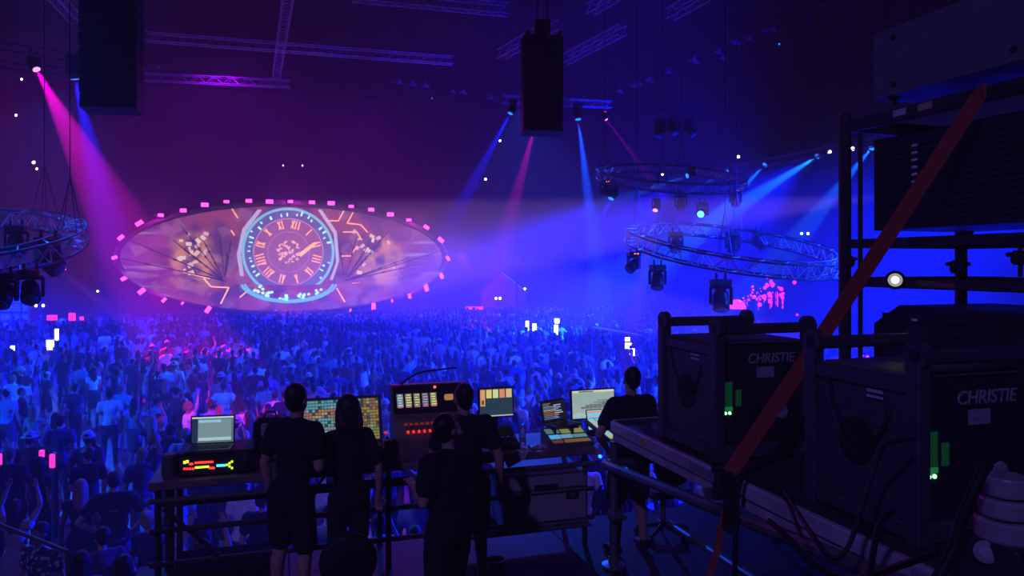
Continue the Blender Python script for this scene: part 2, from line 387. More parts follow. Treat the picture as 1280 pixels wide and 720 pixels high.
# dark fans of rods either side of the dial
M_rod = mat('fan_rod_black', (0.015, 0.012, 0.02), 0.5)
for sx, hub, tips in ((-1, (281, 351), ((152, 323), (161, 300), (216, 300), (226, 282), (228, 310), (254, 300), (275, 295), (284, 314), (289, 300))),
                      (1, (431, 351), ((550, 314), (521, 331), (512, 322), (492, 282), (476, 304), (464, 301), (455, 316), (446, 295), (424, 305)))):
    fan = empty('rod_fan', SP(hub[0], 356, YS-0.4), 0, 'fan of thin dark rods beside the clock face, on the %s side' % ('magenta light shaft' if sx < 0 else 'pale tent'), 'stage decor', 'rod fans beside the clock')
    H = WY(hub[0], hub[1], YS-0.45)
    for i, t in enumerate(tips):
        T = WY(t[0], t[1], YS-0.5)
        rod = MB().tube(H+(T-H)*0.06*i/3, T, 0.045 if i < 3 else 0.03, 0.03, n=6).build('rod', M_rod, fan)
        for q in range(1, 5 if i > 2 else 3):
            c = H+(T-H)*(0.3+0.7*q/(5 if i > 2 else 3)); d = (T-H).normalized(); s = 0.20 if i > 2 else 0.35
            nx = Vector((-d.z, 0, d.x))
            MB().slab([c-d*s, c-nx*0.08, c+d*s, c+nx*0.08], 0.05).build('blade', M_rod, rod)
# stage body below the oval, dark
MB().bbox((SC.x, YS+1.2, 0.62), (SA*1.5, 3.4, 1.2), 0.05).build('stage_base', M_rim, stage)
# magenta lamps round the rim
M_black = mat('black_metal', (0.02, 0.02, 0.022), 0.45, noise=0.15, scale=20)
M_mag = glow('magenta_lens', (1.0, 0.06, 0.6), 4.5)
hb = MB().bbox((0, 0.16, 0), (0.56, 0.3, 0.36), 0.03).tube((-0.2, 0.3, 0), (-0.2, 0.7, -0.05), 0.03).tube((0.2, 0.3, 0), (0.2, 0.7, -0.05), 0.03).mesh('lamp_housing', M_black)
lb = MB().bbox((0, 0, 0), (0.46, 0.04, 0.27), 0.015).mesh('lamp_lens', M_mag)
lamp_px = [(143, 322), (151, 297), (174, 279), (201, 269), (229, 263), (256, 256), (283, 252), (311, 251), (337, 252), (363, 252), (390, 253), (414, 254), (439, 258), (464, 262), (488, 268), (511, 275), (533, 284), (551, 300), (560, 323), (552, 345), (533, 360), (512, 370), (490, 376), (467, 383), (438, 388), (155, 348), (177, 364), (205, 375), (228, 379), (260, 387)]
for i, (x, y) in enumerate(lamp_px):
    p = WY(x, y, YS-0.5); small = i in (22, 24, 28)
    r = empty('rim_lamp', p, 0, 'magenta lamp mounted on the rim of the oval stage screen' if not small else 'weak small magenta lamp low on the rim of the oval screen', 'lamp', 'magenta rim lamps')
    k = 0.5 if small else (0.8+0.3*((i*7) % 3)/2)
    t = math.atan2((p.z-SC.z)/SB, (p.x-SC.x)/SA)-PI/2
    for nme, me in (('housing', hb), ('lens', lb)):
        link(nme, me, r, rot=(0, -t*0.6 if abs(t) > 0.9 else 0, 0), sc=(k, k, k))
for t in np.linspace(0, 2*PI, 8, endpoint=False):
    p = ell(t, 1.12, YS-0.9)
    l = bpy.data.lights.new('rim_glow_light', 'POINT'); l.energy = 250; l.color = (1.0, 0.02, 0.8); l.shadow_soft_size = 0.2
    ob = bpy.data.objects.new('rim_glow_light', l); COL.objects.link(ob); ob.location = p
# ------------------------------------------------------------------ rigging: trusses, circular trusses, loudspeaker arrays, moving lights
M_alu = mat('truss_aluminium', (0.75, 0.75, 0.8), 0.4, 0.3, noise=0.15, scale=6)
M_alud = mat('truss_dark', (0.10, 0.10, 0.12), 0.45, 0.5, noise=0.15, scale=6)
M_wire = mat('steel_wire', (0.12, 0.12, 0.14), 0.5, 0.5)
def truss(p0, p1, size, label, r=None, m=M_alu, hang=True, group='straight ceiling trusses'):
    p0, p1 = Vector(p0), Vector(p1); d = p1-p0; L = d.length; u = d.normalized()
    s = u.cross(Vector((0, 0, 1))).normalized()*size/2; up = s.cross(u).normalized()*size/2
    r = r or size*0.065
    root = empty('ceiling_truss', (p0+p1)/2-Vector((0, 0, size/2)), 0, label, 'truss', group)
    for a, b in ((1, 1), (1, -1), (-1, 1), (-1, -1)):
        MB().tube(p0+s*a+up*b, p1+s*a+up*b, r, n=6).build('chord', m, root)
    n = max(4, int(L/size/1.1)); lac = MB()
    for k in range(n):
        A, B = p0+d*(k/n), p0+d*((k+1)/n); f = 1 if k % 2 else -1
        lac.tube(A+s+up*f, B+s-up*f, r*0.55, n=4).tube(A-s+up*f, B-s-up*f, r*0.55, n=4).tube(A+s*f-up, B-s*f-up, r*0.55, n=4).tube(A+s*f+up, B-s*f+up, r*0.55, n=4)
    tag(lac.build('lacing', m, root), kind='stuff')
    if hang:
        for f in (0.15, 0.85):
            q = p0+d*f; MB().tube(q+up, (q.x, q.y, ZC-0.02), 0.012, n=4).build('hanging_cable', M_wire, root)
    return root
zt = 18.0
truss(WZ(183, 46, zt), WZ(566, 76, zt), 0.48, 'long aluminium ceiling truss crossed by another truss, wider of two parallel')
truss(WZ(172, 96, zt), WZ(362, 105, zt), 0.5, 'shorter aluminium ceiling truss running parallel behind the long crossed one')
A_, B_ = WZ(364, -30, zt+0.5), WZ(345, 96, zt+0.5)
truss(A_, B_, 0.5, 'aluminium ceiling truss running lengthwise toward the stage over two crosswise trusses')
truss(WZ(440, -7, zt), WZ(635, 12, zt), 0.55, 'wide bluish ceiling truss hung crosswise closest over the crowd')
truss(WZ(627, 68, zt), WZ(692, 30, zt), 0.55, 'short slanting ceiling truss partly behind the central loudspeaker column')
truss(WZ(706, 75, zt), WZ(778, 37, zt), 0.55, 'short slanting ceiling truss just past the central loudspeaker column')
truss(WZ(838, 18, zt), WZ(890, -12, zt), 0.55, 'short ceiling truss beside a row of round unlit ceiling lamps')
truss(WZ(738, 12, zt), WZ(775, -10, zt), 0.5, 'short ceiling truss high above the central loudspeaker column')
truss(WZ(66, -8, zt), WZ(96, 26, zt), 0.5, 'short dim ceiling truss near the outer loudspeaker column')
BACKT = (W(628, 124, 40), W(764, 131, 41.5))
truss(*BACKT, 0.36, 'horizontal truss carrying three beam lights behind the central loudspeaker column', hang=True)
RT0, RT1 = WX(880, 219, 27.2), WX(1180, 160, 27.2)
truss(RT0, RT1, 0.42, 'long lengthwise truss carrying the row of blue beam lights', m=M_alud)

def ring_truss(c, u, v, size, nseg, label, hang_to, hangers):
    c, u, v = Vector(c), Vector(u), Vector(v); nrm = u.cross(v).normalized(); nrm *= (1 if nrm.z > 0 else -1)
    root = empty('circular_truss', c, 0, label, 'truss', 'circular lighting trusses')
    P = lambda t, k, h: c + (u*math.cos(t)+v*math.sin(t))*(1+k*size/2/u.length) + nrm*(h*size/2)
    for k, h in ((1, 1), (1, -1), (-1, 1), (-1, -1)):
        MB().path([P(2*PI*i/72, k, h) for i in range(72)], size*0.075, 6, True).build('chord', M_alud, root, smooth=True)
    lac = MB(); n = nseg
    for i in range(n):
        a, b = 2*PI*i/n, 2*PI*(i+1)/n; f = 1 if i % 2 else -1; r = size*0.04
        lac.tube(P(a, 1, f), P(b, 1, -f), r, n=4).tube(P(a, -1, f), P(b, -1, -f), r, n=4).tube(P(a, f, 1), P(b, -f, 1), r, n=4).tube(P(a, f, -1), P(b, -f, -1), r, n=4)
        if i % 2: lac.tube(P(a, 1, 1), P(a, 1, -1), r, n=4).tube(P(a, -1, 1), P(a, -1, -1), r, n=4)
    tag(lac.build('lacing', M_alu, root), kind='stuff')
    for t in hangers:
        q = P(t, 0, 1); h = Vector((q.x, q.y, q.z+1.1))
        mb = MB()
        for k in (1, -1): mb.tube(P(t-0.06, k, 1), h, 0.01, n=5).tube(P(t+0.06, k, 1), h, 0.01, n=5)
        mb.build('bridle', M_wire, root)
        MB().tube(h, (q.x, q.y, hang_to), 0.011, n=5).build('hanging_cable', M_wire, root)
    return P
Z_ = lambda z: Vector((0, 0, z))
P1 = ring_truss(W(916, 309, 20), RGT*2.7-Z_(0.27), FWD*2.7+Z_(0.56), 0.34, 56, 'large tilted circular truss with dark round lamps hanging in the blue haze', ZC-0.02, (2.65, 4.35, 1.25))
P2 = ring_truss(W(838, 222, 30), RGT*2.78-Z_(0.12), FWD*2.78+Z_(0.72), 0.34, 48, 'smaller looking tilted circular truss hung higher with red pilot lamps', ZC-0.02, (2.7, 4.4, 1.2))
P3 = ring_truss(W(-124, 305, 14), RGT*2.87-Z_(0.10), FWD*2.87+Z_(0.66), 0.36, 56, 'circular truss over the thin crowd, a pale violet shaft leaving one lamp', ZC-0.02, (0.25, -0.9, 1.2))
P4 = ring_truss(W(15, 72, 32), RGT*3.1-Z_(0.2), FWD*3.1+Z_(0.25), 0.3, 48, 'high circular truss beside the outer loudspeaker column', ZC-0.02, (0.6, 2.6, 4.4))

# ---- moving lights
M_body = mat('lamp_body_black', (0.022, 0.022, 0.026), 0.4, noise=0.1, scale=15)
M_lensoff = mat('lens_glass_unlit', (0.12, 0.14, 0.2), 0.08, spec=0.8)
LENS = {'blue': glow('lens_blue', (0.02, 0.2, 1.0), 2.6), 'cyan': glow('lens_cyan', (0.05, 0.75, 0.85), 6), 'magenta': glow('lens_magenta', (1.0, 0.15, 0.7), 5),
        'white': glow('lens_white', (1.0, 0.95, 0.85), 9), 'warm': glow('lens_warm', (1.0, 0.8, 0.55), 9), None: M_lensoff}
me_base = MB().bbox((0, 0, -0.09), (0.42, 0.32, 0.14), 0.02).tube((-0.12, 0, -0.02), (-0.12, 0, 0.12), 0.03).tube((0.12, 0, -0.02), (0.12, 0, 0.12), 0.03).mesh('base', M_body)
me_yoke = MB().bbox((0, 0, -0.2), (0.5, 0.16, 0.07), 0.02).bbox((-0.23, 0, -0.4), (0.07, 0.16, 0.42), 0.02).bbox((0.23, 0, -0.4), (0.07, 0.16, 0.42), 0.02).mesh('yoke', M_body)
me_head = MB().lathe([(0.15, -0.30), (0.19, -0.28), (0.19, -0.10), (0.17, 0.02), (0.18, 0.06), (0.16, 0.2), (0.10, 0.26)], 16).mesh('head', M_body, True)
me_lens = {k: MB().lathe([(0.145, -0.305), (0.11, -0.325), (0.02, -0.335)], 16).mesh('lens', m, True) for k, m in LENS.items()}
M_pilot = glow('pilot_red', (1.0, 0.12, 0.05), 6)
me_pilot = MB().box((0.12, -0.165, -0.09), (0.05, 0.012, 0.03)).box((0.02, -0.165, -0.09), (0.05, 0.012, 0.03)).mesh('pilot_lamp', M_pilot)
def moving_head(loc, target, lit, label, sc=1.0, pilot=False, group='moving lights', name='moving_light'):
    loc, target = Vector(loc), Vector(target); d = target-loc; rz = math.atan2(d.y, d.x)-PI/2
    r = empty(name, loc, 0, label, 'stage light', group); S = (sc, sc, sc)
    b = link('base', me_base, r, sc=S); link('yoke', me_yoke, r, rot=(0, 0, rz), sc=S)
    h = link('head', me_head, r, loc=(0, 0, -0.47*sc), rot=aim(loc, target), sc=S)
    link('lens', me_lens[lit], h)
    link('safety_wire', MB().tube((0, 0, 0.05), (0, 0, ZC-0.02-loc.z), 0.0025, n=4).mesh('safety_wire', M_wire), r)
    if pilot: link('pilot_lamp', me_pilot, b, rot=(0, 0, -TH))
    return loc+Vector((0, 0, -0.47*sc)), d.normalized()
def beam(px, py, d, px2_, py2_, d2, lit, color, power, cone, label, sc=1.0, blend=0.35, pilot=False):
    a, b = W(px, py, d), W(px2_, py2_, d2)
    h, dr = moving_head(a+Vector((0, 0, 0.47*sc)), b+Vector((0, 0, 0.47*sc)), lit, label, sc, pilot, 'beam lights')
    spot('beam_of_light', h+dr*0.4*sc, b, power*(1300 if color[2] == 1.0 or color[2] == 1 else 260), color, cone, blend, 0.06*sc, 'Quadratic')
SKY = (0.004, 0.13, 1.0)
beam(42, 80, 31, 160, 300, 29, 'magenta', (0.85, 0.0, 0.62), 420, 17, 'moving light throwing a broad magenta shaft beside the outer loudspeaker column', 1.0)
beam(91, 87, 31, 140, 300, 33, 'blue', BLUE, 90, 16, 'blue moving light on the high circular truss beside the outer loudspeaker column', 1.25)
beam(641, 136, 39.5, 575, 260, 38, 'blue', BLUE, 130, 9, 'blue moving light with a faint slanting shaft at the truss end')
beam(722, 142, 40.5, 742, 300, 39, 'blue', (0.005, 0.06, 1), 330, 8, 'blue moving light throwing a shaft straight down behind the loudspeaker column', 1.1)
beam(755, 146, 41.5, 800, 205, 41, 'magenta', (0.6, 0.0, 0.8), 110, 7, 'small moving light with a short magenta shaft slanting away', 0.7, pilot=True)
beam(672, 146, 41, 630, 300, 40, None, (0.75, 0.0, 0.62), 260, 10, 'moving light behind the loudspeaker column with a downward magenta shaft')
beam(960, 202, 46, 890, 275, 44, 'blue', SKY, 170, 9, 'blue moving light on the lengthwise truss with a short soft shaft', 1.1)
beam(1027, 192, 42, 900, 272, 40, 'blue', SKY, 330, 10, 'bright blue moving light with the longest shaft on the lengthwise truss', 1.1)
beam(1093, 181, 38, 1040, 245, 36, 'blue', SKY, 160, 9, 'blue moving light partly hidden by the scaffold post of the projector tower', 1.0)
beam(913, 212, 49, 860, 240, 48, 'blue', SKY, 60, 9, 'faint blue moving light beside a white work lamp on the lengthwise truss', 0.8)
beam(767, 242, 29, 722, 330, 28, 'blue', BLUE, 120, 9, 'blue moving light tilted sideways under the higher circular truss', 0.8)
beam(820, 258, 30, 812, 300, 29, 'magenta', (0.7, 0, 0.7), 60, 8, 'small moving light with a thin magenta shaft under the higher circular truss', 0.7)
beam(864, 218, 31, 800, 240, 30, 'blue', SKY, 40, 8, 'blue moving light inside the higher circular truss', 0.7)
beam(60, 326, 14.2, 135, 385, 14, None, (0.5, 0.1, 0.8), 26, 8, 'moving light on the outer circular truss with a pale violet shaft', 1.0)
# unlit heads under the circular trusses
for i, (px, py, d, tx, ty, sc, lab) in enumerate((
        (822, 330, 17.6, 815, 420, 0.8, 'dark round moving light hanging under the large circular truss, glinting rim at its bottom'),
        (901, 348, 17.2, 905, 460, 1.0, 'largest dark moving light under the large circular truss, pointing straight down'),
        (845, 289, 21, 835, 380, 0.8, 'dark moving light on the far rail of the large circular truss, hazy'),
        (916, 289, 22, 915, 400, 0.85, 'dark round moving light inside the large circular truss near its hanging cable'),
        (948, 288, 22.3, 1030, 340, 0.8, 'dark moving light tilted outward inside the large circular truss'),
        (792, 314, 19, 740, 360, 0.75, 'dark moving light at the end of the large circular truss with red pilot lamps'),
        (20, 281, 16.2, 22, 400, 0.9, 'dark round moving light inside the outer circular truss'),
        (38, 336, 12.0, 42, 420, 0.75, 'dark moving light pointing down from the outer circular truss'),
        (5, 340, 11.6, -30, 420, 0.75, 'dark moving light at the lowest side of the outer circular truss'),
        (851, 240, 28, 850, 320, 0.9, 'dark moving light with red pilot lamps under the higher circular truss'),
        (919, 236, 29, 925, 320, 0.9, 'dark moving light with red pilot lamps at the end of the higher circular truss'),
        (757, 225, 29.5, 750, 300, 0.9, 'dark moving light with red pilot lamps at the near end of the higher circular truss'),
        (826, 150, 38, 800, 200, 1.2, 'unlit moving light in a dim cluster below the ceiling'),
        (842, 146, 38, 850, 200, 1.2, 'unlit moving light in a dim cluster below the ceiling'),
        (862, 149, 38, 900, 200, 1.2, 'unlit moving light in a dim cluster below the ceiling'))):
    moving_head(W(px, py, d), W(tx, ty, d-1), 'cyan' if False else None, lab, sc, pilot=('pilot' in lab))
truss(W(812, 135, 38), W(874, 132, 38), 0.3, 'short dim truss carrying a cluster of unlit moving lights', m=M_alud)
moving_head(W(878, 252, 29), W(868, 262, 28), 'cyan', 'moving light showing a flat cyan lens under the higher circular truss', 0.9)

# ---- projector light crossing the hall is set with the projector tower below
# ---- loudspeaker columns
M_cab = mat('loudspeaker_black', (0.016, 0.016, 0.02), 0.55, noise=0.15, scale=25)
M_grille = mat('loudspeaker_grille', (0.012, 0.012, 0.016), 0.7, bump=0.4, scale=120)
def line_array(px, py_bot, d, wpx, n, label, ztop=None):
    c = W(px, py_bot, d); wd = wpx/FOC*d; h = 0.37
    root = empty('loudspeaker_column', c, -TH*0.5, label, 'loudspeaker', 'hanging loudspeaker columns')
    cab = MB().prism([(-wd/2, 0.02), (wd/2, 0.02), (wd/2, h-0.015), (-wd/2, h-0.015)], -0.28, 0.28).mesh('cabinet', M_cab)
    gr = MB().bbox((0, -0.30, h/2), (wd*0.93, 0.03, h*0.86), 0.01).bbox((0, 0.30, h/2), (wd*0.93, 0.03, h*0.86), 0.01).mesh('grille', M_grille)
    z = 0.0; y = 0.0
    for k in range(n):
        t = math.radians(max(0, (4-k))*2.2)
        o = link('cabinet', cab, root, loc=(0, y, z), rot=(-t, 0, 0)); link('grille', gr, o)
        z += h; y += -math.sin(t)*0.05
    link('flying_frame', MB().box((0, 0, 0.06), (wd*0.9, 0.1, 0.1)).box((-wd*0.4, 0, 0.06), (0.1, 0.9, 0.1)).box((wd*0.4, 0, 0.06), (0.1, 0.9, 0.1)).box((0, -0.1, 0.3), (0.45, 0.3, 0.42)).mesh('flying_frame', M_cab), root, loc=(0, y, z))
    for sx in (-1, 1):
        link('hoist_chain', MB().tube((sx*0.16, -0.1, 0.4), (sx*0.16, -0.1, ZC-0.02-c.z-z), 0.025, n=5).mesh('hoist_chain', M_wire), root, loc=(0, y, z))
line_array(140, 140, 18, 66, 9, 'tall black loudspeaker column hanging beside the high circular truss')
line_array(677, 168, 23, 50, 8, 'black loudspeaker column hanging in front of the short truss with blue beams')

# ---- small white work lamps and round ceiling lamps
me_wh = MB().bbox((0, 0.12, 0), (0.3, 0.2, 0.26), 0.02).mesh('housing', M_body)
me_wl = {k: MB().lathe([(0.1, 0), (0.08, 0.03), (0.01, 0.045)], 10, Matrix.Rotation(PI/2, 4, 'X')).mesh('bulb', LENS[k], True) for k in ('white', 'warm', 'blue')}
for px, py, d, k, s, lab in ((42, 203, 45, 'white', 1.6, 'white work lamp high on the wall beside the magenta shaft'), (46, 211, 45, 'white', 1.1, 'white work lamp just under another on the wall beside the magenta shaft'),
        (45, 382, 42, 'warm', 1.4, 'starry warm lamp of a pair beside the pale railing panel'), (54, 382, 42, 'warm', 1.4, 'starry warm lamp of a pair beside the pale railing panel'),
        (122, 364, 48, 'white', 1.1, 'tiny white lamp low beside the oval screen tip'), (607, 224, 50, 'warm', 1.4, 'warm work lamp on the dark wall between two shafts of light'),
        (625, 176, 50, 'white', 1.1, 'white work lamp under the blue beam at the truss end'), (27, 99, 40, 'white', 1.0, 'white work lamp between the magenta shaft and the hanging cable, upper'), (20, 144, 40, 'white', 1.1, 'white work lamp between the magenta shaft and the hanging cable, lower'),
        (923, 196, 46, 'warm', 1.5, 'warm work lamp on the lengthwise truss beside the faint blue light'), (1037, 190, 40, 'warm', 1.6, 'warm starry work lamp touching the brightest blue moving light'),
        (1052, 173, 40, 'warm', 1.0, 'warm work lamp just beside the scaffold post, topmost'), (1066, 186, 38, 'warm', 1.6, 'warm work lamp seen against the scaffold post'),
        (1002, 292, 35, 'warm', 1.0, 'warm lamp of a pair above the end of the large circular truss'), (1010, 292, 35, 'warm', 1.0, 'warm lamp of a pair above the end of the large circular truss'),
        (620, 373, 60, 'white', 1.6, 'white lamp of a pair in front of the pale tent'), (625, 373, 60, 'white', 1.6, 'white lamp of a pair in front of the pale tent'), (656, 361, 60, 'white', 1.5, 'white lamp on a mast beside the pale tent'),
        (354, 207, 65, 'white', 0.9, 'tiny white lamp on the dark wall above the oval screen'), (378, 207, 65, 'white', 0.9, 'tiny white lamp on the dark wall above the oval screen'), (540, 123, 55, 'blue', 0.8, 'tiny blue lamp under the row of round ceiling lamps'),
        (828, 218, 45, 'warm', 1.2, 'warm work lamp seen through the higher circular truss'), (974, 55, 40, 'blue', 0.8, 'tiny blue lamp among round unlit ceiling lamps')):
    p = W(px, py, d); r = empty('work_lamp', p, -TH+0.0, lab, 'lamp', 'small work lamps')
    s *= 0.62; link('housing', me_wh, r, sc=(s*0.8, 0.8, s*0.8)); link('bulb', me_wl[k], r, sc=(s, s, s)); link('hanging_wire', MB().tube((0, 0.12, 0.1), (0, 0.12, ZC-0.02-p.z), 0.0025, n=4).mesh('hanging_wire', M_wire), r)
M_bay = mat('ceiling_lamp_enamel', (0.42, 0.42, 0.5), 0.4)
me_dish = MB().lathe([(0.04, 0.34), (0.08, 0.30), (0.10, 0.18), (0.36, 0.0), (0.36, -0.03), (0.30, -0.02), (0.1, 0.08)], 14).mesh('dish', M_bay, True)
me_cord = MB().tube((0, 0, 0.3), (0, 0, ZC-19.02), 0.015, n=4).mesh('cord', M_wire)
for px, py, s in ((498, 103, 1), (516, 106, 1), (532, 108, 1), (566, 115, .8), (579, 116, .8), (613, 123, .9), (775, 115, 1), (792, 108, 1), (799, 106, .8), (812, 101, 1.1), (836, 91, .9), (867, 77, 1.2), (903, 74, .9), (898, 66, .9), (919, 53, 1),
        (1010, 18, 1.2), (1035, 8, 1.2), (1056, 1, 1.1), (957, 40, .8), (966, 38, .8), (920, 55, .8), (936, 49, .7), (1059, 12, .8), (1036, 22, .8), (1010, 32, .8), (176, 83, .9), (197, 84, .7)):
    r = empty('round_ceiling_lamp', WZ(px, py, 19.0), 0, 'unlit round enamel ceiling lamp hanging below the dark roof', 'lamp', 'unlit round ceiling lamps')
    link('dish', me_dish, r, rot=(0.5, 0, 0.2), sc=(s, s, s)); link('cord', me_cord, r)
for a, b in (((600, 62), (668, 8)), ((778, 12), (845, 84)), ((848, 85), (800, 30))):
    tag(MB().tube(WZ(*a, 17.6), WZ(*b, ZC-0.06), 0.025, n=4).build('rigging_cable', M_wire), 'slanting steel rigging cable under the roof by the short trusses', 'cable', 'slanting rigging cables')

# ---- things standing far across the hall
M_tent = mat('tent_canvas', (0.5, 0.48, 0.52), 0.8, noise=0.1, scale=1)
a, b = W(602, 388, 62), W(657, 388, 62); hgt = lambda py, d: -(py-HOR)/FOC*d+4.8
r = empty('pale_tent', ((a.x+b.x)/2, (a.y+b.y)/2, 0), -TH, 'pale gabled tent standing past the crowd beside the oval screen', 'tent')
wd = (b-a).length; h1, h2 = hgt(366, 62), hgt(343, 62)
link('canvas', MB().prism([(-wd/2, 0), (wd/2, 0), (wd/2, h1), (-wd*0.05, h2), (-wd/2, h1)], 0, 3).mesh('canvas', M_tent), r)
link('roof', MB().slab([(-wd*0.54, -0.1, h1-0.05), (-wd*0.05, -0.1, h2+0.08), (-wd*0.05, 3.1, h2+0.08), (-wd*0.54, 3.1, h1-0.05)], 0.05).slab([(wd*0.54, -0.1, h1-0.05), (-wd*0.05, -0.1, h2+0.08), (-wd*0.05, 3.1, h2+0.08), (wd*0.54, 3.1, h1-0.05)], -0.05).mesh('roof', M_tent), r)
link('post', MB().tube((wd*0.3, -0.3, 0), (wd*0.3, -0.3, h2*1.1), 0.06).mesh('post', M_alud), r)
p = W(12, 395, 44)
r = empty('railed_platform', (p.x, p.y, 0), -TH, 'pale panelled platform with a railing at the far side of the crowd', 'platform')
z0, z1 = hgt(388, 44), hgt(362, 44)
link('panel', MB().bbox((0, 0, z1/2), (2.4, 0.2, z1), 0.03).mesh('panel', M_tent), r)
for k in range(5): link('post', MB().tube((-2.4+k*1.25, -1, 0), (-2.4+k*1.25, -1, z0+0.9), 0.04).mesh('post', M_alud), r)
for z in (0.45, 0.9): link('rail', MB().tube((-2.4, -1, z0+z), (2.6, -1, z0+z), 0.04).mesh('rail', M_alud), r)
M_lit = glow('lit_sign_white', (0.95, 1.0, 0.85), 5.0)
M_cyan = glow('lit_sign_cyan', (0.25, 0.75, 1.0), 3.0)
def lit_post(px, py, d, w, h, m, label, tilt=0.0):
    p = W(px, py, d); z = p.z; r = empty('lit_sign', (p.x, p.y, 0), -TH, label, 'lit sign', 'lit signs in the crowd')
    W_, H_ = w/FOC*d, h/FOC*d
    link('panel', MB().bbox((0, -0.06, z), (W_, 0.05, H_), 0.01, (0, tilt, 0)).mesh('panel', m), r)
    link('back_box', MB().bbox((0, 0, z), (W_*1.12, 0.08, H_*1.06), 0.015, (0, tilt, 0)).mesh('back_box', M_black), r)
    link('post', MB().tube((0, 0.03, 0), (0, 0.03, z), 0.05).mesh('post', M_black), r)
for a in ((72, 418, 30, 4.5, 14, M_lit, 'tall narrow white lit sign in a cluster over the thin far crowd'), (64, 431, 29, 9, 12, M_lit, 'broad white lit sign in a cluster over the thin far crowd'), (17, 435, 30, 5, 6, M_lit, 'small greenish white lit sign over the crowd below the railed platform'),
          (659, 407, 36, 4, 12, M_lit, 'slim white lit sign in the crowd below the pale tent'), (668, 409, 36, 5, 9, M_lit, 'slanted white lit sign in the crowd beside the slim one'),
          (696, 401, 35, 6, 6, M_lit, 'round looking warm lit sign on top of a taller one'), (695, 412, 34, 5, 12, M_lit, 'tall lit sign in the crowd under a smaller round one'),
          (784, 424, 30, 6, 5, M_lit, 'small lit sign, topmost of three stepped ones'), (785, 432, 29, 8, 7, M_lit, 'square lit sign, middle of three stepped ones'), (790, 440, 28, 6, 9, M_lit, 'upright lit sign, lowest of three stepped ones')):
    lit_post(*a)
M_magp = glow('lit_magenta', (1.0, 0.03, 0.45), 1.7)
lit_post(1064, 452, 30, 12, 16, M_magp, 'wider magenta lit panel seen below the projector rail'); lit_post(1080, 451, 30, 10, 14, M_magp, 'narrower magenta lit panel seen below the projector rail')
lit_post(593, 385, 60, 22, 4, M_magp, 'low magenta lit strip beside the pale tent')
lit_post(66, 397, 38, 13, 7, M_magp, 'pink lit panel in the far crowd beside starry lamps'); lit_post(91, 396, 38, 9, 10, M_magp, 'upright pink lit panel in the far crowd'); lit_post(103, 398, 38, 5, 5, M_magp, 'tiny pink lit panel in the far crowd')
# magenta light trees by the right wall
def light_tree(px, py, d, s, label, seed, drip):
    rg = random.Random(seed); p = W(px, py, d); r = empty('light_tree', (p.x, p.y, 0), 0, label, 'light sculpture')
    link('trunk', MB().tube((0, 0, 0), (0, 0, p.z), 0.08, 0.04).mesh('trunk', M_black), r)
    bm_ = MB().lathe([(0.01, -1), (0.6, -0.8), (1, 0), (0.6, 0.8), (0.01, 1)], 8).mesh('bulb', M_magp, True)
    for k in range(26):
        q = Vector((rg.gauss(0, .45)*s, rg.gauss(0, .3)*s, p.z+rg.gauss(0, .35)*s)); k_ = rg.uniform(.05, .13)*s
        link('bulb', bm_, r, loc=q, sc=(k_,)*3)
        if k % 4 == 0: link('branch', MB().tube((0, 0, p.z-0.5*s), q, 0.02).mesh('branch', M_black), r)
    for k in range(drip):
        x = rg.uniform(-.6, .6)*s; y = rg.uniform(-.2, .2)*s; z = p.z-rg.uniform(0.1, .3)*s
        link('light_strand', MB().tube((x, y, z), (x, y, z-rg.uniform(.4, .9)*s), 0.022*s, n=5).mesh('light_strand', M_magp), r)
light_tree(968, 362, 36, 0.95, 'magenta light tree with dripping strands under the large circular truss', 3, 14)
light_tree(942, 372, 33, 0.5, 'smaller magenta light tree of loose bulbs beside the dripping one', 5, 3)
p = W(921, 386, 36); r = empty('light_dome', (p.x, p.y, 0), 0, 'low red magenta lit dome beside the light trees', 'light sculpture')
link('dome', MB().lathe([(0.45, 0), (0.43, 0.15), (0.33, 0.33), (0.15, 0.44), (0.01, 0.46)], 16).mesh('dome', glow('lit_dome', (1, .05, .25), 1.6), True), r, loc=(0, 0, p.z))
link('column', MB().tube((0, 0, 0), (0, 0, p.z), 0.3).mesh('column', M_black), r)
# added pale sheet on poles, in place of a cyan streak of light
q = [W(738, 411, 30), W(802, 421, 28), W(802, 420, 30.5), W(745, 409, 32)]
r = empty('streak_sheet', ((q[0].x+q[2].x)/2, (q[0].y+q[2].y)/2, 0), 0, 'small flat pale sheet in place of a cyan streak of light over the crowd', 'streak_sheet')
MB().slab(q, 0.05).build('streak_cloth', M_tent, r)
for v in q[:2]+q[2:]: MB().tube((v.x, v.y, 0), v, 0.035).build('pole', M_alud, r)
# ------------------------------------------------------------------ mixing riser and upper deck
ZR, ZD, ZT = 2.0, 3.37, 3.0             # riser floor, projector deck, table top
M_ply = mat('riser_plywood_black', (0.014, 0.014, 0.018), 0.6, noise=0.3, scale=2.0, bump=0.2, spec=0.12)
M_steel = mat('scaffold_steel', (0.22, 0.22, 0.25), 0.38, 0.7, noise=0.2, scale=9)
M_dark = mat('dark_paint', (0.03, 0.03, 0.036), 0.5, noise=0.2, scale=6)
M_grey = mat('grey_equipment', (0.10, 0.10, 0.115), 0.45, noise=0.1, scale=12)
M_deck = mat('deck_edge_aluminium', (0.5, 0.46, 0.56), 0.45, 0.2, noise=0.25, scale=5)
M_rub = mat('black_rubber', (0.012, 0.012, 0.014), 0.6)
ri = tag(MB().box((3.4, 0.1, 1.0), (9.2, 14.9, 1.996)).build('mixing_riser', mat('riser_skirt', (0.02, 0.02, 0.024), 0.9, noise=0.3)), 'black raised platform under the mixing desk', 'platform', None, 'structure')
nx_, ny_ = 7, 4
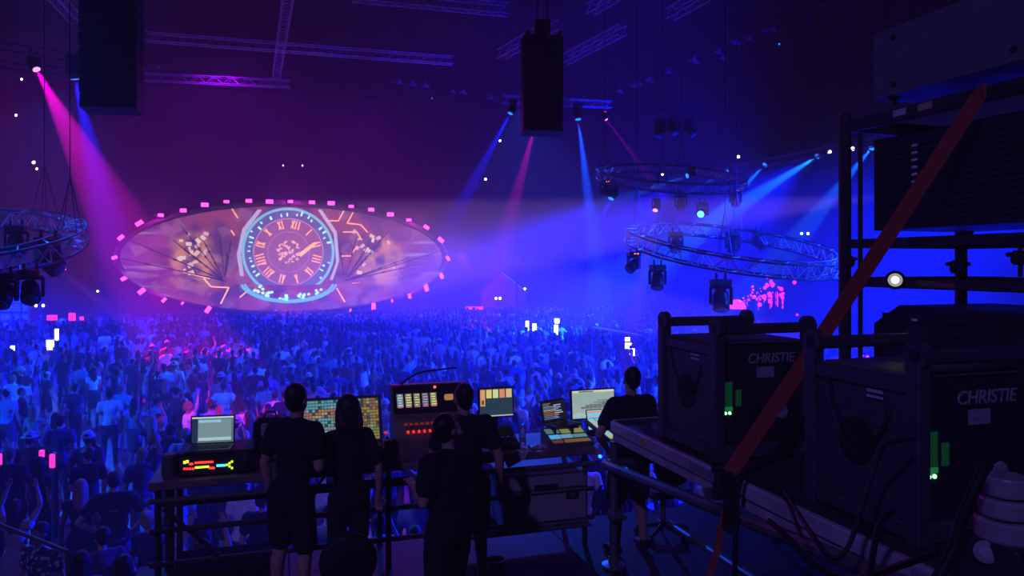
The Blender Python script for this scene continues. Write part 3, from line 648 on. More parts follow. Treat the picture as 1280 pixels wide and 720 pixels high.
for i in range(nx_):
    for j in range(ny_):
        x0 = -1.2+i*9.2/nx_; y0 = 0.0+j*7.55/ny_
        MB().bbox((x0+9.2/nx_/2, y0+7.55/ny_/2, 2.008), (9.2/nx_-0.008, 7.55/ny_-0.008, 0.022), 0.003).build('floor_panel', M_ply, ri)
ZR = 2.02
# projector deck
dk = tag(MB().box((5.0, 3.1, ZD-0.045), (4.1, 6.2, 0.085)).build('projector_deck', M_dark), 'raised deck carrying the caged projectors', 'platform', None, 'structure')
for y0, y1 in ((0.1, 2.18), (2.2, 4.18), (4.2, 6.2)):
    MB().bbox((2.93, (y0+y1)/2, ZD-0.05), (0.05, y1-y0, 0.10), 0.008).bbox((2.945, (y0+y1)/2, ZD-0.145), (0.03, y1-y0, 0.075), 0.006).build('edge_beam', M_deck, dk)
    MB().box((2.90, y0+0.45, ZD-0.05), (0.006, 0.34, 0.05)).build('edge_label', mat('deck_sticker', (0.2, 0.2, 0.3), 0.5), dk)
MB().bbox((5.0, 6.22, ZD-0.09), (4.1, 0.05, 0.18), 0.008).build('edge_beam', M_deck, dk)
MB().box((2.902, 5.55, ZD-0.055), (0.006, 0.09, 0.04)).build('edge_label', mat('deck_sticker_yellow', (0.45, 0.4, 0.08), 0.5), dk)
def pole(name, p0, p1, r, parent, m=M_steel, n=10): return MB().tube(p0, p1, r, n=n).build(name, m, parent, smooth=False)
sc_ = empty('deck_scaffold', (2.96, 6.2, ZR), 0, 'steel tube scaffold with clamps under the edge of the projector deck', 'scaffold')
pole('post', (2.96, 6.24, ZR+0.03), (2.96, 6.24, ZD-0.2), 0.038, sc_)
pole('post', (2.96, 2.6, ZR+0.03), (2.96, 2.6, ZD-0.2), 0.038, sc_); pole('post', (6.6, 6.2, ZR+0.03), (6.6, 6.2, ZD-0.2), 0.038, sc_); pole('post', (4.7, 6.2, ZR+0.03), (4.7, 6.2, ZD-0.2), 0.038, sc_)
pole('brace_tube', (2.9, 6.3, 2.95), (2.88, 2.4, 3.36-0.06), 0.045, sc_)
pole('cross_tube', (2.9, 6.16, 3.0), (6.7, 6.16, 2.9), 0.03, sc_)
pole('cross_tube', (3.4, 6.0, 2.45), (3.4, 1.0, 2.45), 0.03, sc_)
MB().lathe([(0.11, 0), (0.11, 0.02), (0.05, 0.03), (0.045, 0.09)], 14, Matrix.Translation((2.96, 6.24, ZR))).build('base_plate', M_steel, sc_)
for y, z in ((6.22, 2.96), (6.2, 2.5)):
    MB().bbox((2.96, y, z), (0.12, 0.13, 0.1), 0.02).tube((2.88, y-0.07, z), (3.04, y-0.07, z), 0.018).build('clamp', M_steel, sc_)

# ---- caged projectors
M_cage = mat('cage_painted_steel', (0.055, 0.055, 0.075), 0.45, noise=0.15, scale=8)
M_pj = mat('projector_shell', (0.022, 0.022, 0.028), 0.42, noise=0.15, scale=12)
M_stick = mat('sticker_grey', (0.30, 0.30, 0.34), 0.6, noise=0.35, scale=40)
M_letter = mat('lettering_silver', (0.34, 0.34, 0.38), 0.5)
M_green = glow('green_display', (0.03, 0.75, 0.2), 0.035); M_greenled = glow('green_led', (0.25, 1.0, 0.35), 3.5); M_green2 = glow('green_display_strip', (0.05, 0.8, 0.2), 0.16)
def text_mesh(txt, size, extrude=0.002, shear=0.18, offset=0.012):
    cu = bpy.data.curves.new('lettering', 'FONT'); cu.body = txt; cu.size = size; cu.extrude = extrude; cu.shear = shear; cu.offset = offset*size
    cu.align_x = 'LEFT'
    o = bpy.data.objects.new('lettering_tmp', cu); COL.objects.link(o)
    me = bpy.data.meshes.new_from_object(o.evaluated_get(bpy.context.evaluated_depsgraph_get())); bpy.data.objects.remove(o)
    return me
me_brand = text_mesh('CHRISTIE', 0.10); me_brand.materials.clear(); me_brand.materials.append(M_letter)
def ring_plate(mb, x, y, z, w, h):      # lifting plate with a round hole, lying in the XZ plane
    n = 20; pts = []
    for k in range(n+1):
        t = PI*k/n; pts.append((x+w/2*math.cos(t), z+w/2*math.sin(t)))
    outer = [(x+w/2, z-h)]+pts+[(x-w/2, z-h)]
    hole = [(x+w*0.22*math.cos(2*PI*k/16), z+w*0.22*math.sin(2*PI*k/16)) for k in range(16)]
    return outer, hole
def cage(X, Y, label, seed, wire):
    Wd, L, H = 0.87, 0.85, 1.04
    root = empty('caged_projector', (X+Wd/2, Y+L/2, ZD), 0, label, 'projector', 'caged projectors on the deck')
    for ix in (0, 1):
        for iy in (0, 1):
            x, y = X+ix*Wd, Y+iy*L; s = 0.085
            cx = x+(s/2 if ix == 0 else -s/2); cy = y+(s/2 if iy == 0 else -s/2)
            MB().bbox((cx, cy, ZD+H/2-0.06), (s, s, H-0.12), 0.008).build('corner_post', M_cage, root)
            # rounded lug with hole: built as an octagonal lug and a dark ring
            lug = MB(); pts = [(cy+0.075*math.cos(t), ZD+H-0.075+0.075*math.sin(t)) for t in np.linspace(0, 2*PI, 12, endpoint=False)]
            m4 = Matrix(((0, 1, 0, 0), (1, 0, 0, 0), (0, 0, 1, 0), (0, 0, 0, 1)))
            lug.prism(pts, cx-s*0.3, cx+s*0.3, m4); lg = lug.build('lifting_lug', M_cage, root)
            hl = MB(); hl.lathe([(0.036, -s*0.31), (0.036, s*0.31)], 14, Matrix.Translation((cx, cy, ZD+H-0.075)) @ Matrix.Rotation(PI/2, 4, 'Y')); hl.build('lug_hole', M_rub, lg)
    for iy in (0, 1):
        y = Y+0.043+iy*(L-0.086)
        MB().bbox((X+Wd/2, y, ZD+H-0.085), (Wd-0.1, 0.055, 0.075), 0.012).build('top_rail', M_cage, root)
        MB().bbox((X+Wd/2, y, ZD+0.06), (Wd-0.16, 0.06, 0.10), 0.01).build('bottom_rail', M_cage, root)
    for ix in (0, 1):
        x = X+0.043+ix*(Wd-0.086)
        for z in (0.06, 0.80): MB().bbox((x, Y+L/2, ZD+z), (0.055, L-0.16, 0.085), 0.01).build('side_rail', M_cage, root)
    body = MB().bbox((X+Wd/2, Y+L/2+0.01, ZD+0.46), (Wd-0.12, L-0.10, 0.74), 0.015).build('projector_body', M_pj, root)
    MB().bbox((X+0.045, Y+L/2, ZD+0.43), (0.03, L-0.17, 0.66), 0.01).build('side_panel', M_cage, root)
    MB().bbox((X+Wd/2, Y+L/2, ZD+0.845), (Wd-0.12, L-0.2, 0.03), 0.01).build('top_panel', M_grey, root)
    yb = Y+0.055
    MB().bbox((X+Wd/2+0.02, yb+0.005, ZD+0.46), (Wd-0.2, 0.02, 0.68), 0.006).build('rear_panel', M_pj, root)
    t = link('brand_lettering', me_brand, root); t.matrix_parent_inverse = world_of(root).inverted(); t.location = (X+0.30, yb-0.007, ZD+0.70); t.rotation_euler = (PI/2, 0, 0)
    MB().box((X+0.455, yb-0.008, ZD+0.63), (0.15, 0.004, 0.08)).build('sticker', M_stick, root)
    for k in range(10): MB().box((X+0.52, yb-0.008, ZD+0.36-k*0.025), (0.42, 0.006, 0.008)).build('vent_slot', M_rub, root)
    MB().box((X+0.13, yb-0.008, ZD+0.46), (0.085, 0.006, 0.22)).build('display_panel', M_green, root)
    MB().box((X+0.225, yb-0.008, ZD+0.45), (0.045, 0.006, 0.12)).build('display_panel', M_green, root)
    MB().box((X+0.13, yb-0.012, ZD+0.375), (0.085, 0.004, 0.03)).build('display_strip', M_green2, root)
    for k in (0, 1): MB().lathe([(0.011, 0), (0.011, 0.008)], 10, Matrix.Translation((X+0.11+k*0.036, yb-0.012, ZD+0.345)) @ Matrix.Rotation(PI/2, 4, 'X')).build('status_lamp', M_greenled, root)
    for k, x in enumerate((0.55, 0.43)): MB().lathe([(0.055, 0), (0.05, 0.008), (0.02, 0.01)], 18, Matrix.Translation((X+x+0.05, yb-0.006, ZD+0.33)) @ Matrix.Rotation(PI/2, 4, 'X')).build('round_badge', M_stick, root)
    MB().box((X+0.015, Y+0.30, ZD+0.745), (0.006, 0.11, 0.016)).box((X+0.015, Y+0.30, ZD+0.715), (0.006, 0.11, 0.014)).build('side_label', mat('label_white', (0.55, 0.55, 0.6), 0.5), root)
    # side handle and fan grille
    sd = X+0.03
    MB().lathe([(0.13, 0), (0.13, 0.012), (0.10, 0.016), (0.03, 0.018)], 20, Matrix.Translation((sd, Y+L*0.52, ZD+0.45)) @ Matrix.Rotation(-PI/2, 4, 'Y')).build('fan_grille', M_rub, root)
    pts = [(X-0.01, Y+0.62-0.5*u*0.9, ZD+0.78-0.28*math.sin(PI*u)**0.7-0.1*u) for u in np.linspace(0, 1, 14)]
    MB().path(pts, 0.012, 6).build('power_cable', M_rub, root, smooth=True)
    return root
cage(3.0, 4.64, 'caged projector at the far end of the deck with two green status lamps', 1, True)
cage(3.06, 2.93, 'caged projector at the near end of the deck beside the pale lens barrel', 2, False)

# ---- projector tower beside the deck
tw = empty('scaffold_tower', (4.5, 5.05, ZD), 0, 'dark scaffold tower frame holding three stacked projectors', 'scaffold')
XT = 4.5
pole('post', (XT, 5.05, ZD), (XT, 5.05, 6.05), 0.05, tw, M_dark); pole('post', (XT+1.25, 5.05, ZD), (XT+1.25, 5.05, 6.05), 0.05, tw, M_dark)
pole('post', (XT, 1.2, ZD), (XT, 1.2, 6.05), 0.05, tw, M_dark); pole('post', (XT+1.25, 1.2, ZD), (XT+1.25, 1.2, 6.05), 0.05, tw, M_dark)
pole('thin_post', (XT+0.02, 4.90, ZD), (XT+0.02, 4.90, 5.86), 0.018, tw, M_dark)
for z, h in ((4.965, 0.07), (4.655, 0.075), (5.93, 0.10)):
    for x in (XT, XT+1.25):
        MB().bbox((x, 3.1, z), (0.06, 4.0, h), 0.01).build('long_beam', M_dark, tw)
    for y in (4.98, 1.2): MB().bbox((XT+0.62, y, z), (1.25, 0.06, h), 0.01).build('cross_beam', M_dark, tw)
for y, z in ((4.98, 4.82), (3.95, 4.78), (3.5, 4.84)):
    MB().bbox((XT-0.03, y, z), (0.08, 0.10, 0.09), 0.02).tube((XT-0.03, y-0.09, z+0.02), (XT-0.03, y+0.09, z+0.02), 0.014).tube((XT-0.03, y, z-0.12), (XT-0.03, y, z+0.1), 0.013).build('clamp', M_rub, tw)
for k, (y, m_) in enumerate(((4.45, (0.45, 0.45, 0.55)), (4.22, (0.42, 0.36, 0.22)))):
    MB().box((XT-0.033, y, 5.94), (0.006, 0.12, 0.05)).build('beam_label', mat('beam_label_%d' % k, m_, 0.6), tw)
MB().box((XT-0.033, 4.05, 4.65), (0.006, 0.16, 0.035)).build('beam_label', mat('beam_label_red', (0.25, 0.04, 0.08), 0.6), tw)
def big_projector(z0, z1, y1, label, nose, louv, m, marks):
    x0, x1, y0 = XT+0.12, XT+1.05, y1-1.9
    r = empty('tower_projector', ((x0+x1)/2, (y0+y1)/2, z0), 0, label, 'projector', 'projectors stacked in the tower')
    h = z1-z0; m4 = Matrix(((0, 1, 0, 0), (1, 0, 0, 0), (0, 0, 1, 0), (0, 0, 0, 1)))
    poly = [(y0, z0), (y1, z0), (y1, z1-nose), (y1-nose*1.6, z1), (y0, z1)] if nose else [(y0, z0), (y1, z0), (y1, z1), (y0, z1)]
    MB().prism(poly, x0, x1, m4).build('shell', m, r)
    for k in range(louv):
        z = z0+h*(0.10+0.78*k/max(louv-1, 1))
        MB().bbox((x0-0.008, y1-0.95, z), (0.02, 1.7, h*0.78/max(louv, 1)*0.55), 0.004).build('louver', m, r)
    for k in range(marks):
        MB().box((x0-0.02, y1-0.42, z0+h*(0.86-0.075*k)), (0.006, 0.05, 0.018)).build('painted_glint', mat('glint_bright', (0.8, 0.75, 0.75), 0.3), r)  # pale boxes that paint in the glints on the grille
    for (yy, zz) in ((0.2, 0.15), (0.2, 0.85), (1.2, 0.15), (1.2, 0.85)):
        MB().lathe([(0.025, 0), (0.02, 0.012)], 10, Matrix.Translation((x0, y1-yy, z0+h*zz)) @ Matrix.Rotation(-PI/2, 4, 'Y')).build('bolt', M_rub, r)
    MB().lathe([(0.13, 0), (0.13, 0.05), (0.10, 0.16), (0.09, 0.16)], 20, Matrix.Translation(((x0+x1)/2-0.12, y1, z0+h*0.42)) @ Matrix.Rotation(-PI/2, 4, 'X')).build('lens', M_rub, r)
    for yy in (0.12, 1.6):
        for xx in (x0+0.08, x1-0.08): MB().lathe([(0.045, 0), (0.04, -0.02), (0.02, -0.03), (0.02, -0.07)], 10, Matrix.Translation((xx, y1-yy, z0))).build('foot', M_rub, r)
    return Vector(((x0+x1)/2-0.12, y1+0.2, z0+h*0.42))
big_projector(6.05+0.08, 6.66, 4.86, 'pale grey projector lying on top of the scaffold tower', 0, 0, mat('projector_grey', (0.12, 0.12, 0.15), 0.5, noise=0.1, scale=6), 0)
l2 = big_projector(5.07, 5.80, 4.86, 'dark louvered projector in the middle of the tower with painted pale glint marks', 0, 14, M_pj, 7)
l3 = big_projector(3.75, 4.48, 4.86, 'dark projector with a sloped nose at the bottom of the tower', 0.16, 7, M_pj, 1)
tag(MB().bbox((XT+0.6, 3.9, (ZD+3.68)/2), (1.0, 1.8, 0.27), 0.02).build('road_case', M_dark), 'flat black road case under the lowest tower projector', 'case')
# light of the running projectors, aimed at the oval screen
for L_, pw in ((l2, 2100), (l3, 1150)):
    spot('projector_light', L_, (SC.x, YS, SC.z), pw, (0.52, 0.24, 0.62), 27, 0.25, 0.03, 'Linear', (1, 0.36, 1))
# little round lamp on the tower beam
p = W(1119, 350, 5.5); r = empty('clip_lamp', p-Vector((0, 0, 0.07)), 0, 'small round lit lamp clipped to the tower beam', 'lamp')
MC = Matrix.Translation(p) @ (CAM-p).to_track_quat('Z', 'Y').to_matrix().to_4x4()
MB().lathe([(0.03, -0.10), (0.06, -0.06), (0.07, 0.0), (0.066, 0.012)], 18, MC).build('housing', M_rub, r, smooth=True)
MB().lathe([(0.052, 0.006), (0.048, 0.016), (0.01, 0.022)], 16, MC).build('reflector', glow('lamp_dim', (0.7, 0.75, 0.7), 0.5), r, smooth=True)
MB().lathe([(0.026, 0.02), (0.022, 0.028), (0.005, 0.03)], 14, Matrix.Translation((-0.0, 0, 0)) @ MC).build('bulb', glow('lamp_core', (1, 1, 0.9), 6), r, smooth=True)
# strap
M_strap = mat('strap_orange_webbing', (0.34, 0.06, 0.04), 0.7, noise=0.2, scale=60, bump=0.2)
st = empty('ratchet_strap', W(905, 640, 4.95), 0, 'orange ratchet strap running from the tower down to the deck edge', 'strap')
def ribbon(pts, w, t):
    mb = MB(); vs = []; pts = [Vector(p) for p in pts]
    for i, p in enumerate(pts):
        tg = (pts[min(i+1, len(pts)-1)]-pts[max(i-1, 0)]).normalized(); view = (p-CAM).normalized(); sd = tg.cross(Vector((0.35, 0.94, 0.05))).normalized(); nr = sd.cross(tg).normalized()
        vs += [p+sd*w/2+nr*t/2, p-sd*w/2+nr*t/2, p-sd*w/2-nr*t/2, p+sd*w/2-nr*t/2]
    fs = [(0, 1, 2, 3), tuple(4*(len(pts)-1)+k for k in (3, 2, 1, 0))]
    for i in range(len(pts)-1):
        for k in range(4): fs.append((4*i+k, 4*i+(k+1) % 4, 4*i+4+(k+1) % 4, 4*i+4+k))
    return mb.add(vs, fs)
T0, T1 = W(1222, 122, 4.86), W(908, 597, 4.86)
ribbon([T0+(T1-T0)*u+Vector((0, 0, -0.02*math.sin(PI*u))) for u in np.linspace(0, 1, 9)], 0.10, 0.004).build('webbing', M_strap, st)
ribbon([T0, T0+Vector((0.08, 0.03, 0.05)), T0+Vector((0.16, 0.0, 0.045))], 0.10, 0.004).build('webbing_hook_end', M_strap, st)
ribbon([W(906, 640, 4.84), W(896, 690, 4.8), W(884, 730, 4.75)], 0.045, 0.004).build('loose_tail', M_strap, st)
MB().bbox(W(899, 606, 4.83), (0.08, 0.06, 0.2), 0.02, (0, 0.15, 0)).tube(W(890, 585, 4.83), W(903, 585, 4.83), 0.03).build('ratchet', M_rub, st)
MB().path([W(912, 590, 4.8), W(909, 625, 4.8), W(906, 660, 4.8), W(911, 665, 4.79), W(916, 630, 4.79), W(917, 595, 4.79)], 0.022, 6).build('folded_webbing', M_rub, st)
MB().box(W(887, 617, 4.82), (0.05, 0.02, 0.07)).build('ratchet_handle', M_steel, st)
# cables near the deck edge
def cable(pts, r, label, m=M_rub, sub=6):
    P = [Vector(p) for p in pts]; out = []
    for i in range(len(P)-1):
        a, b, c, d = P[max(i-1, 0)], P[i], P[i+1], P[min(i+2, len(P)-1)]
        for k in range(sub):
            t = k/sub; out.append(0.5*((2*b)+(c-a)*t+(2*a-5*b+4*c-d)*t*t+(3*b-a-3*c+d)*t**3))
    out.append(P[-1])
    return tag(MB().path(out, r, 6).build('cable', m, None, smooth=True), label, 'cable', 'black cables by the deck')
cable([W(1142, 548, 3.55), W(1105, 558, 3.5), W(1088, 600, 3.45), W(1062, 680, 3.4), W(1040, 697, 3.4), W(1018, 672, 3.5), W(992, 632, 4.0), W(975, 604, 4.6)], 0.011, 'black cable looping from the near caged projector down to the deck edge')
cable([W(930, 585, 4.7), W(922, 620, 4.7), W(920, 665, 4.7), W(918, 730, 4.7)], 0.018, 'thick black cable hanging straight beside the ratchet strap')
cable([W(960, 650, 4.2), W(985, 672, 4.1), W(1020, 708, 3.9), W(1070, 722, 3.6), W(1130, 705, 3.2), W(1170, 690, 3.0)], 0.016, 'black cable draped along the scaffold tube below the deck')
cable([W(1165, 735, 2.4), W(1190, 690, 2.42), W(1205, 640, 2.5), W(1228, 590, 2.55), W(1233, 582, 2.6)], 0.022, 'thick black cable rising beside the pale lens barrel')
cable([W(1085, 730, 3.0), W(1098, 660, 3.2), W(1115, 640, 3.3)], 0.015, 'black cable behind the near end of the deck edge')
# pale barrel with blue lit ring on a small case
p = W(1258, 672, 2.75); zc = p.z
tag(MB().bbox((p.x+0.05, p.y, (ZD+zc)/2), (0.3, 0.24, zc-ZD), 0.015).build('accessory_case', M_dark), 'small black case under the pale lens barrel', 'case')
r = empty('lens_barrel', p, 0, 'pale ribbed spare lens barrel standing beside the near projector, lit blue', 'lens')
M_pale = mat('barrel_pale', (0.28, 0.28, 0.32), 0.35)
for z0, z1, ra in ((0, 0.075, 0.105), (0.085, 0.15, 0.09), (0.16, 0.23, 0.075)):
    MB().lathe([(ra*0.96, z0), (ra, z0+0.008), (ra, z1-0.008), (ra*0.94, z1)], 22, Matrix.Translation(p)).build('barrel_ring', M_pale, r, smooth=False)
MB().lathe([(0.107, 0.012), (0.107, 0.018)], 22, Matrix.Translation(p+Vector((0.01, 0, 0)))).build('blue_ring', glow('blue_ring', (0.0, 0.05, 1.0), 2.2), r)
bl = bpy.data.lights.new('blue_ring_light', 'POINT'); bl.energy = 0.5; bl.color = (0, 0.05, 1); bl.shadow_soft_size = 0.02; bo = bpy.data.objects.new('blue_ring_light', bl); COL.objects.link(bo); bo.location = p+Vector((0.16, -0.02, 0.05))
p2 = W(1232, 690, 2.72)
tag(MB().lathe([(0.04, 0), (0.04, 0.012), (0.02, 0.02)], 16, Matrix.Translation(p2) @ (CAM-p2).to_track_quat('Z', 'Y').to_matrix().to_4x4()).build('round_dial', M_pale), 'round pale knob on the front of the small black case', 'knob')

# ------------------------------------------------------------------ mixing desk table
YT0, YT1 = 6.72, 7.5
XA, XB = -1.0, 3.0
tb = empty('mixing_table', (1.0, 7.1, ZR), 0, 'long dark mixing table on a scaffold tube frame', 'table')
M_top = mat('table_top_ply', (0.16, 0.13, 0.12), 0.5, noise=0.25, scale=4)
for a, b in ((XA, 0.98), (1.0, XB)):
    MB().bbox(((a+b)/2, (YT0+YT1)/2, ZT-0.035), (b-a, YT1-YT0, 0.07), 0.008).build('table_top', M_top, tb)
for x in (XA+0.06, XA+0.16, 0.98, XB-0.08):
    for y in (YT0+0.1, YT1-0.08): pole('post', (x, y, ZR), (x, y, ZT-0.07), 0.027, tb, M_dark)
for z, y, m_ in ((2.83, YT0+0.06, M_grey), (2.58, YT0+0.06, M_dark), (2.60, YT1-0.06, M_dark), (2.3, YT0+0.06, M_dark)):
    pole('rail', (XA, y, z), (XB, y, z), 0.024, tb, m_)
pole('rail', (1.5, YT0+0.02, 2.24), (XB-0.05, YT0+0.02, 2.24), 0.02, tb, M_steel)
MB().bbox((2.25, 7.05, 2.24), (1.4, 0.56, 0.03), 0.005).build('lower_shelf', mat('shelf_felt', (0.012, 0.012, 0.015), 1.0, noise=0.2, spec=0.02), tb)
pole('brace', (XA+0.1, YT0+0.1, 2.75), (XA+0.55, YT0+0.1, 2.3), 0.02, tb, M_dark); pole('brace', (0.1, YT1-0.1, 2.3), (0.45, YT1-0.1, 2.75), 0.015, tb, M_dark)
def X_(px, y=6.85): return WY(px, 500, y).x
def zpx(px, py, y): return WY(px, py, y).z
# flight case below the table
M_case = mat('flight_case_laminate', (0.3, 0.26, 0.28), 0.5, noise=0.1, scale=10)
x0, x1 = X_(630, 6.74), X_(735, 6.74); z0 = 2.262; z1 = zpx(680, 592, 6.74)
fc = empty('flight_case', ((x0+x1)/2, 7.02, z0), 0, 'grey flight case with butterfly latches on the shelf below the table', 'case')
MB().bbox(((x0+x1)/2, 7.04, (z0+z1)/2), (x1-x0, 0.56, z1-z0), 0.012).build('case_body', M_case, fc)
for z in (z0+0.01, (z0+z1)/2+0.10, z1-0.01): MB().bbox(((x0+x1)/2, 6.755, z), (x1-x0, 0.012, 0.022), 0.003).build('aluminium_edge', M_steel, fc)
for x in (x0+0.2, x1-0.16): 
    q = MB().bbox((x, 6.752, (z0+z1)/2+0.03), (0.13, 0.014, 0.09), 0.004).build('latch', M_rub, fc); MB().box((x, 6.743, (z0+z1)/2+0.03), (0.05, 0.006, 0.03)).build('latch_knob', M_steel, q)
MB().bbox(((x0+x1)/2, 6.752, z1-0.14), (0.24, 0.014, 0.06), 0.004).build('recessed_handle', M_rub, fc)
for x in (x0+0.02, x1-0.02):
    for z in (z0+0.02, z1-0.02): MB().bbox((x, 6.76, z), (0.05, 0.03, 0.05), 0.01).build('corner_guard', M_steel, fc)
# dark case on the riser at the table's left end
x0, x1 = X_(225), X_(345)
dc = tag(MB().bbox(((x0+x1)/2-0.05, 7.05, ZR+0.1), (x1-x0, 0.5, 0.19), 0.02).build('flight_case', MATS['shelf_felt']), 'black cable trunk on the riser below the red lit rack', 'case')
# ---- gear on the table
def screen_mat(name, bg, k=1.0): return glow('screen_'+name, bg, k)
def screen_plane(root, c, w, h, yaw, tilt, bg, blocks, frame=0.02, thick=0.03, mname='x', fm=M_rub, k=1.0):
    """display: frame + lit panel + printed blocks; u, v in 0..1 from the lower left"""
    M = Matrix.Translation(c) @ Matrix.Rotation(yaw, 4, 'Z') @ Matrix.Rotation(tilt, 4, 'X')
    R3 = M.to_3x3()
    def B(u0, v0, u1, v1, y, t): return M @ Vector(((u0+u1)/2*w-w/2, y, (v0+v1)/2*h)), ((u1-u0)*w, t, (v1-v0)*h)
    q = B(-frame/w, -frame/h, 1+frame/w, 1+frame/h, thick/2, thick); fr = MB().bbox(q[0], q[1], 0.006, R3).build('screen_frame', fm, root)
    q = B(0, 0, 1, 1, -0.002, 0.004); MB().box(q[0], q[1], R3).build('lit_panel', screen_mat(mname, bg, k), fr)
    for i, (u0, v0, u1, v1, col) in enumerate(blocks):
        q = B(u0, v0, u1, v1, -0.006-0.0004*(i % 5), 0.003); key = 'screen_col_%d_%d_%d' % tuple(int(x*100) for x in col)
        MB().box(q[0], q[1], R3).build('picture_block', glow(key, col, k), fr)
    return M
rg = random.Random(11)
# LED rack with laptop
x0, x1 = X_(222, 6.8), X_(318, 6.8); zt_ = zpx(260, 565, 6.8)
rk = empty('rack_unit', ((x0+x1)/2, 6.98, ZT), 0, 'black rack case with rows of red and green indicator lights', 'rack')
MB().bbox(((x0+x1)/2, 7.0, (ZT+zt_)/2), (x1-x0, 0.42, zt_-ZT), 0.012).build('rack_body', M_rub, rk)
MB().bbox(((x0+x1)/2-0.02, 6.785, (ZT+zt_)/2), ((x1-x0)*0.9, 0.012, (zt_-ZT)*0.8), 0.004).build('front_panel', M_dark, rk)
def led(px, py, m, w=2.2): 
    p = WY(px, py, 6.776); s = w/FOC*6.9; MB().box(p, (s, 0.008, s)).build('indicator', m, rk)
LR = glow('led_red', (1.0, 0.03, 0.03), 2.6); LG = glow('led_yellowgreen', (0.55, 0.85, 0.03), 2.0); LT = glow('led_teal', (0.05, 0.75, 0.75), 2.2)
for k in range(4): led(230.5+k*3.6, 586, LR); 
for k in range(9): led(244.5+k*2.6, 578.5-k*0.15, LR)
for k in range(7): led(245+k*2.5, 584.5-k*0.2, LG)
for k in range(3): led(262+k*2.6, 585, LR)
led(231, 578, LG, 3); led(234, 577, LG, 3); led(237.5, 580, LR); led(240, 580, LR)
for k in range(5): led(272+k*2.2, 582-k*0.1, LT, 2.4)
for dx, dy in ((284, 581), (287, 579), (287, 583), (290, 577), (290, 585)): led(dx, dy, LG)
def laptop(c, w, yaw, tilt, label, bg, blocks, mname, k):
    r = empty('laptop', c, 0, label, 'laptop', 'open laptops on the mixing table'); M = Matrix.Translation(c) @ Matrix.Rotation(yaw, 4, 'Z'); d = w*0.68
    MB().bbox(M @ Vector((0, -d/2, 0.012)), (w, d, 0.022), 0.005, M.to_3x3()).build('keyboard_half', M_grey, r)
    for j in range(4): MB().box(M @ Vector((0, -0.08-0.035*j, 0.0245)), (w*0.86, 0.026, 0.003), M.to_3x3()).build('key_row', M_rub, r)
    screen_plane(r, Vector(c)+Vector((0, 0, 0.03)), w*0.93, w*0.6, yaw, tilt, bg, blocks, 0.012, 0.01, mname, M_rub, k)
c = WY(266, 563, 7.05)
UIb = [(0, .94, 1, 1, (.7, .85, .95)), (0, 0, .14, .94, (.02, .04, .1)), (.16, .08, .95, .9, (.25, .38, .42)), (.16, .78, .7, .88, (.4, .75, .95)), (.16, .08, .95, .2, (.55, .75, .8)), (.8, .2, .95, .5, (.5, .7, .78)), (.7, .2, .8, .34, (.5, .7, .78))]
laptop(Vector((c.x, 7.02, zt_)), 0.37, -0.1, -0.12, 'laptop with a pale grey window on the red lit rack case', (.12, .22, .3), UIb, 'laptop_pale', 0.75)
tag(MB().lathe([(0.06, 0), (0.065, 0.02), (0.065, 0.17), (0.05, 0.19)], 12, Matrix.Translation((X_(212, 6.9), 6.9, ZT))).build('desk_speaker', M_grey), 'small grey cylindrical speaker at the table end beside the rack case', 'speaker')
# bag
xb = X_(338, 7.2)
bg_ = empty('black_bag', (xb, 7.15, ZT), 0, 'black bag with grey panels standing on the table', 'bag')
MB().bbox((xb, 7.2, ZT+0.2), (0.30, 0.22, 0.40), 0.05).build('bag_body', M_rub, bg_)
MB().bbox((xb+0.02, 7.085, ZT+0.30), (0.2, 0.02, 0.12), 0.01).build('bag_panel', M_stick, bg_); MB().bbox((xb+0.03, 7.085, ZT+0.12), (0.19, 0.02, 0.19), 0.01).build('bag_pocket', M_grey, bg_)
MB().path([(xb-0.06, 7.15, ZT+0.39), (xb-0.04, 7.15, ZT+0.45), (xb+0.04, 7.15, ZT+0.45), (xb+0.06, 7.15, ZT+0.39)], 0.01, 6).build('bag_handle', M_rub, bg_)
# lighting console with the large touch screen
x0, x1 = X_(368, 7.1), X_(480, 7.1); cx = (x0+x1)/2
lc = empty('lighting_console', (cx, 7.1, ZT), 0, 'wide lighting console with a bright slanted touch screen of coloured tiles', 'console')
MB().bbox((cx, 7.12, ZT+0.06), (x1-x0, 0.62, 0.11), 0.02).build('console_body', M_rub, lc)
for k in range(12): MB().bbox((x0+0.06+k*(x1-x0-0.12)/11, 6.90, ZT+0.122), (0.02, 0.05, 0.014), 0.004).build('fader', M_grey, lc)
blk = []; pal = [(.25, .75, .85), (.75, .3, .2), (.55, .8, .85), (.7, .45, .1), (.3, .7, .2), (.75, .6, .3), (.1, .4, .5), (.65, .25, .1)]
for r_ in range(14):
    for c_ in range(26):
        u, v = c_/26, r_/14
        if rg.random() < 0.12: continue
        if u < 0.5: col = (.2, .62, .72) if v > .75 or .35 < v < .55 else ((.72, .28, .18) if .55 <= v < .75 else ((.2, .6, .2) if v < .25 else (.5, .5, .48)))
        else: col = (.62, .2, .06) if v > .78 else ((.2, .55, .12) if .1 < v < .22 else ((.62, .38, .07) if rg.random() < .7 else (.32, .14, .05)))
        if rg.random() < .2: col = rg.choice(pal)
        blk.append((u+.003, v+.009, u+1/26-.003, v+1/14-.009, col))
screen_plane(lc, Vector((cx+0.01, 7.16, ZT+0.13)), (x1-x0)*0.9, 0.40, 0.0, -0.42, (.06, .10, .11), blk, 0.03, 0.05, 'lighting', M_grey, 0.5)
